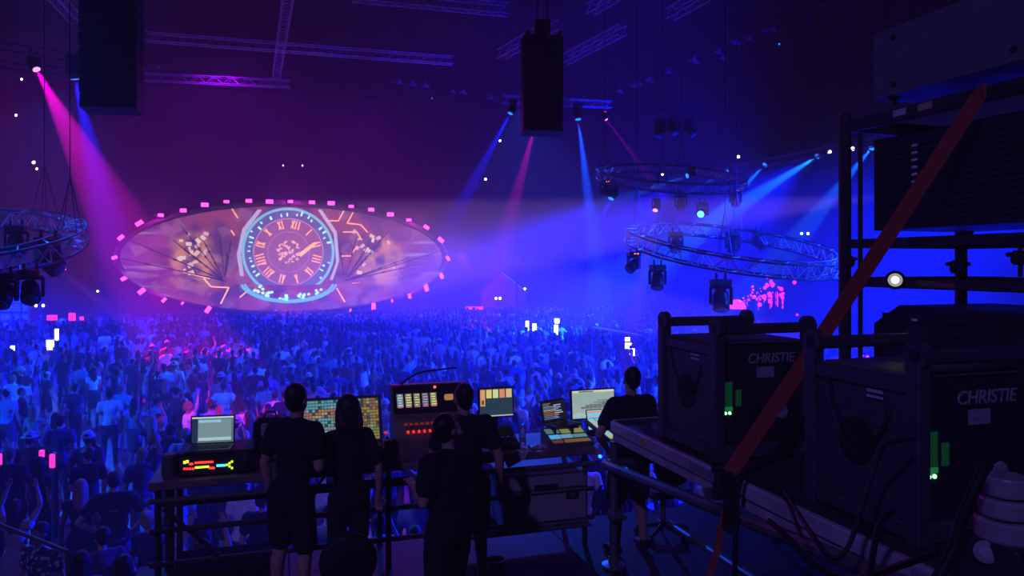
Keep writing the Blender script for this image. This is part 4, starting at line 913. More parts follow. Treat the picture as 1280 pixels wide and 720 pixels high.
# small gadget stack
p = Vector((X_(488, 6.95), 6.95, ZT)); g = empty('radio_charger', p, 0, 'small charger with stacked pale clips and a red light between two consoles', 'charger')
MB().bbox(p+Vector((0, 0, 0.08)), (0.11, 0.1, 0.16), 0.01).build('charger_body', M_rub, g)
for k in range(5): MB().lathe([(0.014, 0), (0.014, 0.02)], 8, Matrix.Translation(p+Vector((-0.04+k*0.018, -0.055, 0.20-k*0.03))) @ Matrix.Rotation(PI/2, 4, 'X')).build('clip', M_pale, g)
MB().bbox(p+Vector((-0.045, -0.04, 0.24)), (0.04, 0.03, 0.02), 0.005).build('red_light', glow('gadget_red', (0.8, 0.03, 0.02), 0.8), g)
# audio console with five meters
x0, x1 = X_(494, 7.1), X_(592, 7.1); cx = (x0+x1)/2
ac = empty('audio_console', (cx, 7.1, ZT), 0, 'tan audio console with five small screens and red lit faders', 'console')
M_tan = mat('console_tan', (0.17, 0.12, 0.09), 0.5, noise=0.1, scale=10)
m4 = Matrix(((0, 1, 0, 0), (1, 0, 0, 0), (0, 0, 1, 0), (0, 0, 0, 1)))
MB().prism([(6.82, ZT), (7.45, ZT), (7.45, ZT+0.60), (7.36, ZT+0.60), (7.22, ZT+0.30), (6.84, ZT+0.16)], x0, x1, m4).build('console_body', M_tan, ac)
sl = math.atan2(0.14, 0.30)
Mu = Matrix.Translation((0, 7.22, ZT+0.30)) @ Matrix.Rotation(-sl, 4, 'X')
MB().bbox(Mu @ Vector((cx, -0.006, 0.18)), (x1-x0-0.02, 0.012, 0.28), 0.004, Mu.to_3x3()).build('meter_panel', M_rub, ac)
for k in range(5):
    xk = x0+0.075+k*0.083
    MB().box(Mu @ Vector((xk, -0.015, 0.17)), (0.062, 0.006, 0.13), Mu.to_3x3()).build('small_screen', glow('meter_back_%d' % k, [(.18, .22, .24), (.22, .22, .12), (.16, .16, .1), (.12, .1, .16), (.25, .24, .1)][k], 0.9), ac)
    for j in range(5):
        col = [(.55, .75, .85), (.8, .75, .35), (.75, .7, .4), (.45, .4, .6), (.85, .8, .3)][k]
        MB().box(Mu @ Vector((xk+rg.uniform(-.004, .004), -0.02, 0.12+j*0.025)), (0.05*rg.uniform(.6, 1), 0.004, 0.010), Mu.to_3x3()).build('meter_bar', glow('meter_bar_%d' % k, col, 0.9), ac)
    MB().box(Mu @ Vector((xk, -0.02, 0.102)), (0.05, 0.004, 0.01), Mu.to_3x3()).build('meter_bar', glow('meter_foot', (.8, .2, .45), 0.7), ac)
sl2 = math.atan2(0.14, 0.38); Ml = Matrix.Translation((0, 6.84, ZT+0.16)) @ Matrix.Rotation(sl2, 4, 'X')
for k in range(8):
    xk = x0+0.10+k*0.052
    MB().box(Ml @ Vector((xk, 0.19, 0.004)), (0.012, 0.2, 0.006), Ml.to_3x3()).build('fader_slot', M_rub, ac)
    MB().bbox(Ml @ Vector((xk, 0.13, 0.016)), (0.024, 0.035, 0.022), 0.005, Ml.to_3x3()).build('red_fader', glow('fader_red', (0.9, 0.03, 0.02), 1.1), ac)
    MB().box(Ml @ Vector((xk, 0.27, 0.01)), (0.03, 0.03, 0.01), Ml.to_3x3()).build('button', glow('button_red', (0.5, 0.03, 0.02), 0.35), ac)
MB().lathe([(0.014, 0), (0.014, 0.01)], 10, Mu @ Matrix.Translation((x0+0.43, -0.014, 0.29)) @ Matrix.Rotation(PI/2, 4, 'X')).build('warning_lamp', glow('warning_lamp', (1, .15, .08), 1.6), ac)
MB().bbox((X_(561, 7.28), 7.28, ZT+0.47), (0.09, 0.03, 0.06), 0.01).build('warm_glow_box', glow('warm_glow_box', (.8, .38, .12), 0.5), ac)  # added glowing box, stands in for a warm lit face
MB().path([(x0+0.1+(x1-x0-0.2)*u, 7.42, ZT+0.6+0.10*math.sin(PI*min(1, u*2.2)/2)+0.04*u) for u in np.linspace(0, 1, 14)], 0.010, 6).build('cable_loop', M_rub, ac, smooth=True)
# monitors
def monitor(px0, px1, py0, py1, y, label, bg, blocks, mname, k, yaw=0.0):
    c0, c1 = WY(px0, py1, y), WY(px1, py1, y); zt2 = zpx((px0+px1)/2, py0, y); w = (c1-c0).length; c = (c0+c1)/2
    r = empty('monitor', (c.x, y, ZT), 0, label, 'monitor', 'desk monitors')
    screen_plane(r, c, w, zt2-c.z, yaw, -0.08, bg, blocks, 0.014, 0.03, mname, M_rub, k)
    MB().bbox((c.x, y+0.05, (ZT+c.z)/2), (0.06, 0.03, c.z-ZT+0.1), 0.008).build('stand_neck', M_rub, r); MB().bbox((c.x, y+0.03, ZT+0.01), (0.22, 0.16, 0.02), 0.006).build('stand_foot', M_rub, r)
th = [(0.02, .38, .16, .97, (.75, .35, .15)), (.2, .66, .36, .97, (.75, .6, .2)), (.4, .66, .56, .97, (.6, .7, .35)), (.6, .66, .76, .97, (.75, .25, .15)), (.8, .66, .97, .97, (.65, .5, .25)),
      (.43, .70, .53, .82, (.05, .06, .05)), (.63, .70, .73, .82, (.06, .04, .05)), (.83, .70, .93, .82, (.05, .05, .04)), (.05, .43, .13, .6, (.12, .1, .06)), (0, 0, 1, .04, (.5, .5, .5))]
monitor(600, 641, 486, 520, 7.3, 'desk monitor with a row of coloured thumbnails on dark blue', (.02, .045, .075), th, 'thumb', 1.0)
gb = [(0, .93, 1, 1, (.8, .85, .7)), (.15, .94, .5, .98, (.1, .1, .1))]
for j in range(6): gb.append((0.02, .5+.07*j, .98, .54+.07*j, (.36, .52, .46)))
for j in range(7): gb.append((.2+.1*j, .34, .29+.1*j, .42+.06*min(j, 4), (.2, .22, .22)))
for j in range(20): gb.append((.03+.047*j, .05, .06+.047*j, .12+.18*rg.random(), (.55, .72, .8)))
monitor(716, 768, 488, 522, 7.3, 'desk monitor with a bright grey green track view beside the man with shorts', (.42, .55, .52), gb, 'daw', 0.8)
# dark laptop on a stand
lp = [(0.04, .1+.085*j, .12+.7*rg.random(), .14+.085*j, rg.choice([(.35, .4, .5), (.15, .25, .5), (.5, .5, .5), (.4, .2, .1)])) for j in range(10)] + [(.5, .15+.1*j, .6+.35*rg.random(), .2+.1*j, rg.choice([(.5, .55, .6), (.25, .3, .55)])) for j in range(7)]
cL_ = WY(694, 529, 7.15)
laptop(Vector((cL_.x, 7.15, cL_.z)), 0.33, 0.35, -0.22, 'laptop with dark code windows raised on a stand', (.01, .012, .02), lp, 'laptop_dark', 0.8)
tag(MB().bbox((cL_.x+0.03, 7.07, (ZT+cL_.z)/2), (0.24, 0.2, 0.02), 0.005).bbox((cL_.x-0.06, 7.07, (ZT+cL_.z)/2), (0.02, 0.18, cL_.z-ZT-0.004), 0.005).bbox((cL_.x+0.12, 7.05, (ZT+cL_.z)/2), (0.02, 0.18, cL_.z-ZT-0.004), 0.005).bbox((cL_.x+0.03, 7.06, cL_.z-0.01), (0.3, 0.24, 0.014), 0.004).build('laptop_stand', M_rub), 'black stand under the laptop with dark code windows', 'stand')
# small flat console
x0, x1 = X_(686, 6.9), X_(737, 6.9)
fcn = empty('small_console', ((x0+x1)/2, 6.95, ZT), 0, 'small flat mixing console with a lit strip display at the table edge', 'console')
MB().prism([(6.78, ZT), (7.14, ZT), (7.14, ZT+0.13), (6.80, ZT+0.035)], x0, x1, m4).build('console_body', M_grey, fcn)
tl = math.atan2(0.095, 0.34); Mc = Matrix.Translation((0, 6.80, ZT+0.036)) @ Matrix.Rotation(tl, 4, 'X')
for (u0, v0, u1, v1, col) in ((.04, .62, .36, .9, (.1, .2, .22)), (.4, .6, .95, .92, (.25, .28, .08)), (.05, .3, .3, .52, (.12, .5, .85)), (.32, .32, .6, .52, (.18, .4, .6)), (.62, .32, .95, .5, (.12, .28, .35)), (.05, .06, .3, .22, (.16, .04, .03)), (.34, .06, .95, .22, (.2, .12, .03))):
    MB().box(Mc @ Vector((x0+(u0+u1)/2*(x1-x0), (v0+v1)/2*0.34, 0.004)), ((u1-u0)*(x1-x0), (v1-v0)*0.34, 0.005), Mc.to_3x3()).build('display', glow('flat_%d_%d' % (u0*100, v0*100), col, 0.8), fcn)
# slanted fader wing by the man with shorts
x0 = X_(738, 6.95); wg = empty('fader_wing', (x0+0.1, 7.0, ZT), 0, 'narrow slanted fader wing with a pale lit strip under the man\'s arm', 'console')
MB().slab([(x0+0.14, 6.8, ZT+0.01), (x0+0.26, 6.85, ZT+0.01), (x0+0.10, 7.12, ZT+0.17), (x0-0.02, 7.07, ZT+0.17)], 0.03).build('wing_body', M_grey, wg)
MB().slab([(x0+0.155, 6.82, ZT+0.05), (x0+0.235, 6.86, ZT+0.05), (x0+0.09, 7.10, ZT+0.195), (x0+0.02, 7.06, ZT+0.195)], 0.006).build('lit_strip', glow('wing_lit', (.5, .72, .72), 0.7), wg)
MB().box((x0+0.19, 6.83, ZT+0.055), (0.07, 0.05, 0.01)).build('yellow_key', glow('wing_yellow', (.7, .6, .1), 0.7), wg)
c = WY(753, 538, 6.98)
tabl = empty('tablet', (c.x, 6.98, ZT), 0, 'small tablet with a light blue screen between the man\'s arm and body', 'tablet')
screen_plane(tabl, Vector((c.x+0.03, 7.2, ZT+0.06)), 0.17, 0.20, 0.0, -0.3, (.25, .65, .9), [(0, .86, 1, .95, (.8, .35, .1)), (.1, .3, .9, .36, (.1, .3, .5)), (.1, .55, .9, .6, (.1, .3, .5))], 0.01, 0.012, 'tablet', M_rub, 0.9)
MB().bbox((c.x+0.03, 7.27, ZT+0.03), (0.12, 0.1, 0.055), 0.01).build('tablet_stand', M_rub, tabl)
# black keyboard console in front of the thumbnail monitor, bottle, paper, cloth
x0, x1 = X_(608, 7.0), X_(645, 7.0)
kc = empty('control_surface', ((x0+x1)/2, 7.0, ZT), 0, 'black control surface in front of the thumbnail monitor', 'console')
MB().prism([(6.86, ZT), (7.22, ZT), (7.22, ZT+0.16), (6.88, ZT+0.05)], x0, x1, m4).build('surface_body', M_rub, kc)
for k in range(5): MB().lathe([(0.014, 0), (0.011, 0.03)], 8, Matrix.Translation((x0+0.05+k*0.055, 6.98, ZT+0.075))).build('knob', M_grey, kc)
xb = X_(653, 6.92); wb = empty('water_bottle', (xb, 6.92, ZT), 0, 'clear plastic water bottle standing on the table', 'bottle')
M_pet = bpy.data.materials.new('clear_plastic'); M_pet.use_nodes = True; MATS['clear_plastic'] = M_pet
bs = M_pet.node_tree.nodes['Principled BSDF']; bs.inputs['Base Color'].default_value = (0.8, 0.85, 0.95, 1); bs.inputs['Roughness'].default_value = 0.08; bs.inputs['Transmission Weight'].default_value = 0.85; bs.inputs['IOR'].default_value = 1.2
MB().lathe([(0.03, 0.0), (0.034, 0.01), (0.034, 0.10), (0.031, 0.11), (0.034, 0.12), (0.034, 0.16), (0.014, 0.20), (0.012, 0.212)], 16, Matrix.Translation((xb, 6.92, ZT))).build('bottle_body', M_pet, wb, smooth=True)
MB().lathe([(0.0345, 0.06), (0.0345, 0.095)], 16, Matrix.Translation((xb, 6.92, ZT))).build('bottle_label', M_pale, wb); MB().lathe([(0.015, 0.205), (0.015, 0.225)], 12, Matrix.Translation((xb, 6.92, ZT))).build('cap', M_pale, wb)
M_paper = mat('paper_white', (0.42, 0.40, 0.42), 0.8, noise=0.06, scale=20)
pp = MB(); pts = []
for i, (y, z) in enumerate(((6.85, ZT+0.006), (6.80, ZT+0.008), (6.74, ZT+0.006), (6.705, ZT-0.01), (6.695, ZT-0.09), (6.68, ZT-0.12))):
    pts.append([Vector((X_(612, 6.8)+(0.05 if i > 2 else 0)+0.02*i, y, z)), Vector((X_(662, 6.8)-0.02*max(i-2, 0)*2, y, z+(0.02*(i-2) if i > 2 else 0)))])
for a, b in zip(pts, pts[1:]): pp.slab([a[0], a[1], b[1], b[0]], 0.003)
tag(pp.build('paper_sheet', M_paper), 'large white paper sheet drooping over the table edge', 'paper')
tag(MB().box((X_(600, 6.8), 6.79, ZT+0.02), (0.2, 0.11, 0.035), (0, 0, 0.05)).build('document_pile', M_paper), 'small pile of documents beside the drooping paper sheet', 'paper')
cl = MB(); gx = 7; 
vs = [(X_(663, 6.85)+0.16*i/gx, 6.8+0.14*j/4, ZT+0.012+0.012*math.sin(i*1.7+j)+0.012*math.cos(j*2.1+i*.5)) for j in range(5) for i in range(gx+1)]
vs2 = [(x, y, ZT+0.002) for x, y, z in vs]; nn = len(vs)
fs = [(j*(gx+1)+i, j*(gx+1)+i+1, (j+1)*(gx+1)+i+1, (j+1)*(gx+1)+i) for j in range(4) for i in range(gx)]
cl.add(vs+vs2, fs+[tuple(nn+k for k in reversed(f)) for f in fs]+[(i, nn+i, nn+i+1, i+1) for i in range(gx)]+[(4*(gx+1)+i+1, nn+4*(gx+1)+i+1, nn+4*(gx+1)+i, 4*(gx+1)+i) for i in range(gx)])
tag(cl.build('crumpled_cloth', M_pale, None, smooth=True), 'crumpled white cloth beside the small flat console', 'cloth')
tag(MB().bbox((X_(747, 6.8), 6.74, ZT-0.10), (0.03, 0.03, 0.03), 0.006).build('blue_indicator', glow('blue_led', (0.02, 0.2, 1.0), 4)), 'tiny blue indicator lamp below the table end by the scaffold post', 'lamp')
tag(MB().bbox((X_(520, 6.75), 6.768, ZT+0.016), (0.45, 0.085, 0.03), 0.006).build('keyboard', M_grey), 'low grey keyboard in front of the tan audio console', 'keyboard')
# stool and caster
def stool(c, s, label):
    c = Vector(c); r = empty('work_chair', c, 0, label, 'chair', 'work chairs on the riser')
    MB().bbox(c+Vector((0, 0, 0.47)), (0.46*s, 0.44*s, 0.08), 0.035).build('seat', M_rub, r)
    m_ = Matrix.Translation(c+Vector((0, -0.22*s, 0.78))) @ Matrix.Rotation(PI/2, 4, 'X')
    MB().lathe([(0.05, -0.03), (0.19*s, -0.035), (0.215*s, -0.01), (0.215*s, 0.015), (0.17*s, 0.035), (0.04, 0.03)], 20, m_).build('backrest', M_rub, r, smooth=True)
    MB().tube(c+Vector((0, -0.2*s, 0.45)), c+Vector((0, -0.2*s, 0.72)), 0.022).build('back_bar', M_rub, r)
    MB().tube(c+Vector((0, 0, 0.1)), c+Vector((0, 0, 0.45)), 0.028).build('gas_column', M_steel, r)
    for k in range(5):
        t = 2*PI*k/5; e = c+Vector((0.27*math.cos(t), 0.27*math.sin(t), 0.065)); MB().tube(c+Vector((0, 0, 0.12)), e, 0.024, 0.016).build('leg', M_rub, r)
        MB().lathe([(0.03, -0.012), (0.03, 0.012)], 10, Matrix.Translation(e-Vector((0, 0, 0.035))) @ Matrix.Rotation(PI/2, 4, 'X')).build('caster', M_rub, r)
stool(WZ(838, 676, ZR)+Vector((0, 0.15, 0)), 1.0, 'black round backed work chair under the far corner of the projector deck')
stool(W(432, 820, 5.2)*1.0-Vector((0, 0, W(432, 820, 5.2).z-ZR)), 0.9, 'black round backed work chair close behind the long haired person')
p = WY(617, 692, 6.6); sk = empty('coiled_cable', (p.x, 6.55, ZR), 0, 'coiled pale cable with a clamp lying on the riser by the table foot', 'cable')
for k in range(3): MB().path([(p.x+0.09*math.cos(t), 6.55+0.08*math.sin(t), ZR+0.02+0.022*k) for t in np.linspace(0, 2*PI, 16, endpoint=False)], 0.012, 6, True).build('coil', M_steel, sk)
# stair handrail at the riser's left side
hr = empty('stair_handrail', W(88, 780, 6), 0, 'thin metal stair handrail leading down beside the riser', 'handrail')
pole('rail', W(-20, 648, 6.6), W(85, 690, 6.0), 0.018, hr); pole('post', W(85, 690, 6.0), W(82, 690, 6.0)-Vector((0, 0, W(82, 690, 6).z-0.0)), 0.02, hr); pole('post', W(-20, 648, 6.6), W(-20, 648, 6.6)-Vector((0, 0, W(-20, 648, 6.6).z)), 0.02, hr)
# ------------------------------------------------------------------ people
def ellipsoid_mesh(mb, c, r, R=None, n=12, m=8):
    R = R or Matrix.Identity(3); c = Vector(c); vs = [c+R @ Vector((0, 0, -r[2]))]
    for i in range(1, m):
        p = -PI/2+PI*i/m
        for k in range(n):
            t = 2*PI*k/n; vs.append(c+R @ Vector((r[0]*math.cos(p)*math.cos(t), r[1]*math.cos(p)*math.sin(t), r[2]*math.sin(p))))
    vs.append(c+R @ Vector((0, 0, r[2])))
    fs = [(0, 1+(k+1) % n, 1+k) for k in range(n)]
    for i in range(m-2):
        for k in range(n): fs.append((1+i*n+k, 1+i*n+(k+1) % n, 1+(i+1)*n+(k+1) % n, 1+(i+1)*n+k))
    o = 1+(m-2)*n; fs += [(o+k, o+(k+1) % n, len(vs)-1) for k in range(n)]
    mb.add(vs, fs)
def capsule_mesh(mb, a, ra, b, rb, n=10):
    a, b = Vector(a), Vector(b); d = b-a; L = d.length
    if L < 1e-6: d = Vector((0, 0, 1))
    R = d.to_track_quat('Z', 'Y').to_matrix(); vs = [a+R @ Vector((0, 0, -ra))]; rows = []
    for p in (-60, -30, 0): rows.append((ra*math.cos(math.radians(p)), ra*math.sin(math.radians(p))))
    for p in (0, 30, 60): rows.append((rb*math.cos(math.radians(p)), L+rb*math.sin(math.radians(p))))
    for r, z in rows:
        for k in range(n): t = 2*PI*k/n; vs.append(a+R @ Vector((r*math.cos(t), r*math.sin(t), z)))
    vs.append(a+R @ Vector((0, 0, L+rb)))
    fs = [(0, 1+(k+1) % n, 1+k) for k in range(n)]
    for i in range(5):
        for k in range(n): fs.append((1+i*n+k, 1+i*n+(k+1) % n, 1+(i+1)*n+(k+1) % n, 1+(i+1)*n+k))
    o = 1+5*n; fs += [(o+k, o+(k+1) % n, len(vs)-1) for k in range(n)]
    mb.add(vs, fs)
ARM = {'down': ((0.07, -0.03, -0.28), (0.08, 0.06, -0.53)), 'fwd': ((0.07, 0.0, -0.27), (-0.02, 0.22, -0.20)), 'up': ((0.11, 0.10, 0.24), (0.03, 0.14, 0.49)),
       'half': ((0.20, 0.10, -0.13), (0.15, 0.22, 0.10)), 'hip': ((0.22, -0.10, -0.24), (0.05, 0.02, -0.42)), 'phone': ((0.06, 0.22, -0.10), (-0.06, 0.33, 0.13)),
       'reach': ((0.08, 0.16, -0.22), (-0.08, 0.40, -0.16)), 'desk': ((0.08, 0.10, -0.26), (0.0, 0.33, -0.31)), 'hang': ((0.09, -0.06, -0.28), (0.10, -0.02, -0.54))}
class Figure:
    """list of tagged primitives for one person: feet at z = 0, facing +y"""
    def __init__(s, left='down', right='down', hair='short', head=(0, 0), lean=(0, 0), build=1.0, sleeve=0.55, legs='trousers', stance=0.10, female=False, fingers=True, step=0.0):
        s.p = []; s.lean = lean; E_, C_ = s.ell, s.cap
        sh = 0.168 if female else 0.19; wv = 0.88 if female else 1.0; b = build
        # torso
        E_((0, 0.0, 1.30), (0.165*b*wv, 0.115*b, 0.19), 'shirt'); E_((0, 0.01, 1.12), (0.148*b*wv, 0.108*b, 0.17), 'shirt'); E_((0, -0.02, 0.95), (0.168*b, 0.125*b, 0.12), 'shirt' if legs != 'dress' else 'shirt')
        C_((-sh*0.86, 0, 1.425), 0.066*b, (sh*0.86, 0, 1.425), 0.066*b, 'shirt'); C_((-0.06, -0.015, 1.45), 0.06, (0.06, -0.015, 1.45), 0.06, 'shirt')
        C_((0, -0.005, 1.46), 0.056*wv, (0, 0.015, 1.58), 0.052*wv, 'skin')
        # head
        s.R = Euler((head[1], 0, head[0])).to_matrix(); s.hc = Vector((0, 0.01, 1.57))
        E_(s.h(0, -0.012, 0.108), (0.077, 0.096, 0.098), 'skin', s.R); E_(s.h(0, 0.03, 0.04), (0.056, 0.064, 0.072), 'skin', s.R)
        C_(s.h(0, 0.088, 0.09), 0.010, s.h(0, 0.108, 0.062), 0.014, 'skin')
        E_(s.h(0, 0.084, 0.022), (0.024, 0.014, 0.012), 'skin', s.R)
        for k in (-1, 1):
            E_(s.h(k*0.078, -0.008, 0.075), (0.012, 0.022, 0.032), 'skin', s.R); E_(s.h(k*0.033, 0.077, 0.096), (0.017, 0.012, 0.011), 'skin', s.R)
        # hair
        if hair != 'bald': E_(s.h(0, -0.027, 0.125), (0.083, 0.096, 0.096), 'hair', s.R)
        if hair == 'short': E_(s.h(0, -0.055, 0.08), (0.070, 0.058, 0.075), 'hair', s.R)
        if hair in ('long', 'bob'):
            zb = -0.20 if hair == 'long' else -0.05
            C_(s.h(0, -0.055, 0.08), 0.075, s.h(0, -0.075, zb), 0.062, 'hair')
            for k in (-1, 1): C_(s.h(k*0.055, -0.03, 0.09), 0.045, s.h(k*0.07, -0.055, zb+0.02), 0.04, 'hair')
        if hair == 'bun': E_(s.h(0, -0.06, 0.08), (0.068, 0.05, 0.07), 'hair', s.R); E_(s.h(0, -0.10, 0.19), (0.048, 0.048, 0.045), 'hair', s.R)
        if hair == 'cap': E_(s.h(0, -0.01, 0.15), (0.088, 0.104, 0.07), 'hat', s.R); E_(s.h(0, 0.10, 0.135), (0.066, 0.075, 0.010), 'hat', s.R); E_(s.h(0, -0.055, 0.07), (0.068, 0.055, 0.06), 'hair', s.R)
        if hair == 'hat': E_(s.h(0, -0.01, 0.165), (0.09, 0.10, 0.075), 'hat', s.R); E_(s.h(0, -0.01, 0.13), (0.155, 0.165, 0.014), 'hat', s.R); E_(s.h(0, -0.055, 0.06), (0.066, 0.055, 0.06), 'hair', s.R)
        # arms
        for k, pose in ((-1, left), (1, right)):
            S = Vector((k*sh, -0.005, 1.425)); e, w = ARM[pose]; El = S+Vector((k*e[0], e[1], e[2])); Wr = S+Vector((k*w[0], w[1], w[2]))
            cut = S+(El-S)*sleeve
            C_(S, 0.060*b*wv, S+(El-S)*0.5, 0.050*b*wv, 'arm'); C_(S+(El-S)*0.5, 0.049*b*wv, El, 0.040*wv, 'arm')
            if sleeve > 0.05: C_(S, 0.070*b*wv, cut, 0.064*b*wv, 'sleeve')
            C_(El, 0.041*wv, El+(Wr-El)*0.35, 0.042*wv, 'skin'); C_(El+(Wr-El)*0.35, 0.042*wv, Wr, 0.027*wv, 'skin')
            s.hand(Wr, (Wr-El).normalized(), k, fingers, 0.92 if female else 1.0)
        # legs
        for k in (-1, 1):
            hp = Vector((k*0.092, -0.01, 0.92)); kn = Vector((k*(0.075+stance*0.35), 0.025+k*step*0.5, 0.50)); an = Vector((k*(0.06+stance*0.6), -0.02+k*step, 0.085))
            tg = {'trousers': 'pants', 'shorts': 'leg', 'dress': 'leg', 'skirt': 'leg'}[legs]; ex = 0.012 if legs == 'trousers' else 0.0
            C_(hp, 0.092*b, hp+(kn-hp)*0.5, 0.076*b+ex, 'leg' if tg == 'leg' else 'pants'); C_(hp+(kn-hp)*0.5, 0.076*b+ex, kn, 0.056+ex, tg)
            C_(kn, 0.056+ex, kn+(an-kn)*0.32+Vector((0, -0.018, 0)), 0.056+ex, tg); C_(kn+(an-kn)*0.32+Vector((0, -0.018, 0)), 0.056+ex, an, 0.036+ex, tg)
            if legs == 'shorts': C_(hp, 0.108*b, kn+(hp-kn)*0.12, 0.090*b, 'pants')
            if legs in ('dress', 'skirt'): C_((k*0.03, -0.01, 0.95), 0.15*b, (k*0.045, -0.01, 0.62), 0.135*b, 'shirt' if legs == 'dress' else 'pants')
            C_(an+Vector((0, -0.03, -0.035)), 0.045, an+Vector((k*0.025, 0.15, -0.05)), 0.034, 'shoe'); C_(an, 0.042, an+Vector((0, 0, -0.03)), 0.044, 'shoe')
        if legs in ('trousers', 'shorts', 'skirt'): E_((0, -0.02, 0.90), (0.172*b, 0.128*b, 0.11), 'pants')
    def h(s, x, y, z): return s.hc + s.R @ Vector((x, y, z))
    def bend(s, v):
        v = Vector(v); f = max(0.0, v.z-0.92)/0.8; return v+Vector((s.lean[0]*f, s.lean[1]*f, -0.12*f*(abs(s.lean[1])+abs(s.lean[0]))))
    def ell(s, c, r, tg, R=None): s.p.append(('e', s.bend(c), Vector(r), R or Matrix.Identity(3), tg))
    def cap(s, a, ra, b, rb, tg): s.p.append(('c', s.bend(a), ra, s.bend(b), rb, tg))
    def hand(s, w, d, k, fingers, g):
        sd = d.cross(Vector((0, 0, 1)) if abs(d.z) < 0.8 else Vector((0, 1, 0))).normalized(); nr = sd.cross(d).normalized()
        if not fingers:
            s.cap(w, 0.03*g, w+d*0.10*g, 0.026*g, 'skin'); s.cap(w+sd*0.02*k, 0.014, w+d*0.06+sd*0.045*k, 0.011, 'skin'); return
        for o in (-0.022, 0.0, 0.022): s.cap(w+sd*o*0.6*g, 0.017*g, w+d*0.085*g+sd*o*g, 0.015*g, 'skin')
        for i, (o, l) in enumerate(((-0.031, 0.062), (-0.0105, 0.074), (0.0105, 0.078), (0.031, 0.068))):
            a = w+d*0.088*g+sd*o*g; b = a+(d*0.9-nr*0.42)*l*0.52*g; c = b+(d*0.55-nr*0.85)*l*0.48*g
            s.cap(a, 0.0098*g, b, 0.0088*g, 'skin'); s.cap(b, 0.0088*g, c, 0.0075*g, 'skin')
        t0 = w+d*0.025*g+sd*0.024*g; t1 = t0+(d*0.55+sd*0.75-nr*0.25)*0.042*g; t2 = t1+(d*0.85+sd*0.25-nr*0.4)*0.034*g
        s.cap(t0, 0.014*g, t1, 0.011*g, 'skin'); s.cap(t1, 0.011*g, t2, 0.009*g, 'skin')
    def sub(s, tags, grow=0.0):
        out = []
        for q in s.p:
            if q[-1] in tags:
                if q[0] == 'e': out.append(('e', q[1], q[2]+Vector((grow, grow, grow)), q[3], q[4]))
                else: out.append(('c', q[1], q[2]+grow, q[3], q[4]+grow, q[5]))
        return out
def dist_to(prims, P):                  # rough distance of points to each primitive
    D = []
    for q in prims:
        if q[0] == 'e':
            Rm = np.array(q[3]); l = (P-np.array(q[1])) @ Rm; r = np.array(q[2]); k = np.linalg.norm(l/r, axis=1); D.append((k-1)*r.min())
        else:
            a, b = np.array(q[1]), np.array(q[3]); ab = b-a; t = np.clip(((P-a) @ ab)/max(ab @ ab, 1e-9), 0, 1)
            D.append(np.linalg.norm(P-(a+t[:, None]*ab), axis=1)-(q[2]+(q[4]-q[2])*t))
    return np.array(D)
def grow_mesh(name, prims, voxel, smooth=4, slots=None, tagmap=None, decimate=None):
    mb = MB()
    for q in prims:
        if q[0] == 'e': ellipsoid_mesh(mb, q[1], q[2], q[3])
        else: capsule_mesh(mb, q[1], q[2], q[3], q[4])
    me = mb.mesh(name+'_raw', recalc=False); o = bpy.data.objects.new('figure_tmp', me); COL.objects.link(o)
    md = o.modifiers.new('remesh', 'REMESH'); md.mode = 'VOXEL'; md.voxel_size = voxel; md.use_smooth_shade = True
    if smooth: ms = o.modifiers.new('smooth', 'SMOOTH'); ms.factor = 0.5; ms.iterations = smooth
    if decimate: dc_ = o.modifiers.new('decimate', 'DECIMATE'); dc_.ratio = decimate
    dg = bpy.context.evaluated_depsgraph_get(); out = bpy.data.meshes.new_from_object(o.evaluated_get(dg)); out.name = name
    bpy.data.objects.remove(o); bpy.data.meshes.remove(me)
    n = len(out.polygons); out.polygons.foreach_set('use_smooth', np.ones(n, bool))
    out.materials.clear()
    for m in (slots or []): out.materials.append(m)
    if tagmap:
        cen = np.empty(n*3); out.polygons.foreach_get('center', cen); cen = cen.reshape(-1, 3)
        idx = np.argmin(dist_to(prims, cen), axis=0); tg = np.array([tagmap.get(q[-1], 0) for q in prims])
        out.polygons.foreach_set('material_index', tg[idx].astype(np.int32))
    return out
M_skin = mat('skin', (0.42, 0.25, 0.19), 0.55, noise=0.08, scale=20, spec=0.35)
M_skin2 = mat('skin_tan', (0.30, 0.17, 0.12), 0.55, noise=0.08, scale=20, spec=0.35)
M_hair = mat('hair_dark', (0.018, 0.013, 0.012), 0.45, noise=0.4, scale=60, bump=0.4)
M_tee = mat('tee_black', (0.012, 0.012, 0.016), 0.85, noise=0.2, scale=8, bump=0.15)
M_short = mat('shorts_black', (0.014, 0.014, 0.02), 0.85, noise=0.2, scale=8, bump=0.15)
M_shoe = mat('shoe_black', (0.01, 0.01, 0.012), 0.6)
SKINT = ('skin', 'arm', 'leg')
def crew(loc, rz, fig, height, label, hairname='hair', skin=None, long_shirt=None, extras=None):
    k = height/1.785; S = (k, k, k)
    body = grow_mesh('person_body', fig.sub(('skin', 'arm', 'leg'))+[('e', q[1], q[2]*0.93, q[3], q[4]) if q[0] == 'e' else q for q in fig.sub(('shirt', 'pants'), -0.006)]+fig.sub(('shoe',)), 0.0085, 3, [skin or M_skin, M_shoe], {'shoe': 1})
    o = link('person', body, None, loc, (0, 0, rz), S); tag(o, label, 'person', 'crew at the mixing desk')
    link('tee_shirt', grow_mesh('tee_shirt', fig.sub(('shirt', 'sleeve'), 0.012), 0.012, 5, [M_tee]), o)
    p = fig.sub(('pants',), 0.010)
    if p: link('shorts', grow_mesh('shorts', p, 0.012, 4, [M_short]), o)
    hr_ = fig.sub(('hair',), 0.022 if 'long haired' in label else 0.004)
    if hr_: link(hairname, grow_mesh('hair', hr_, 0.010, 3, [M_hair]), o)
    return o
pA = WZ(778, 690, ZR)
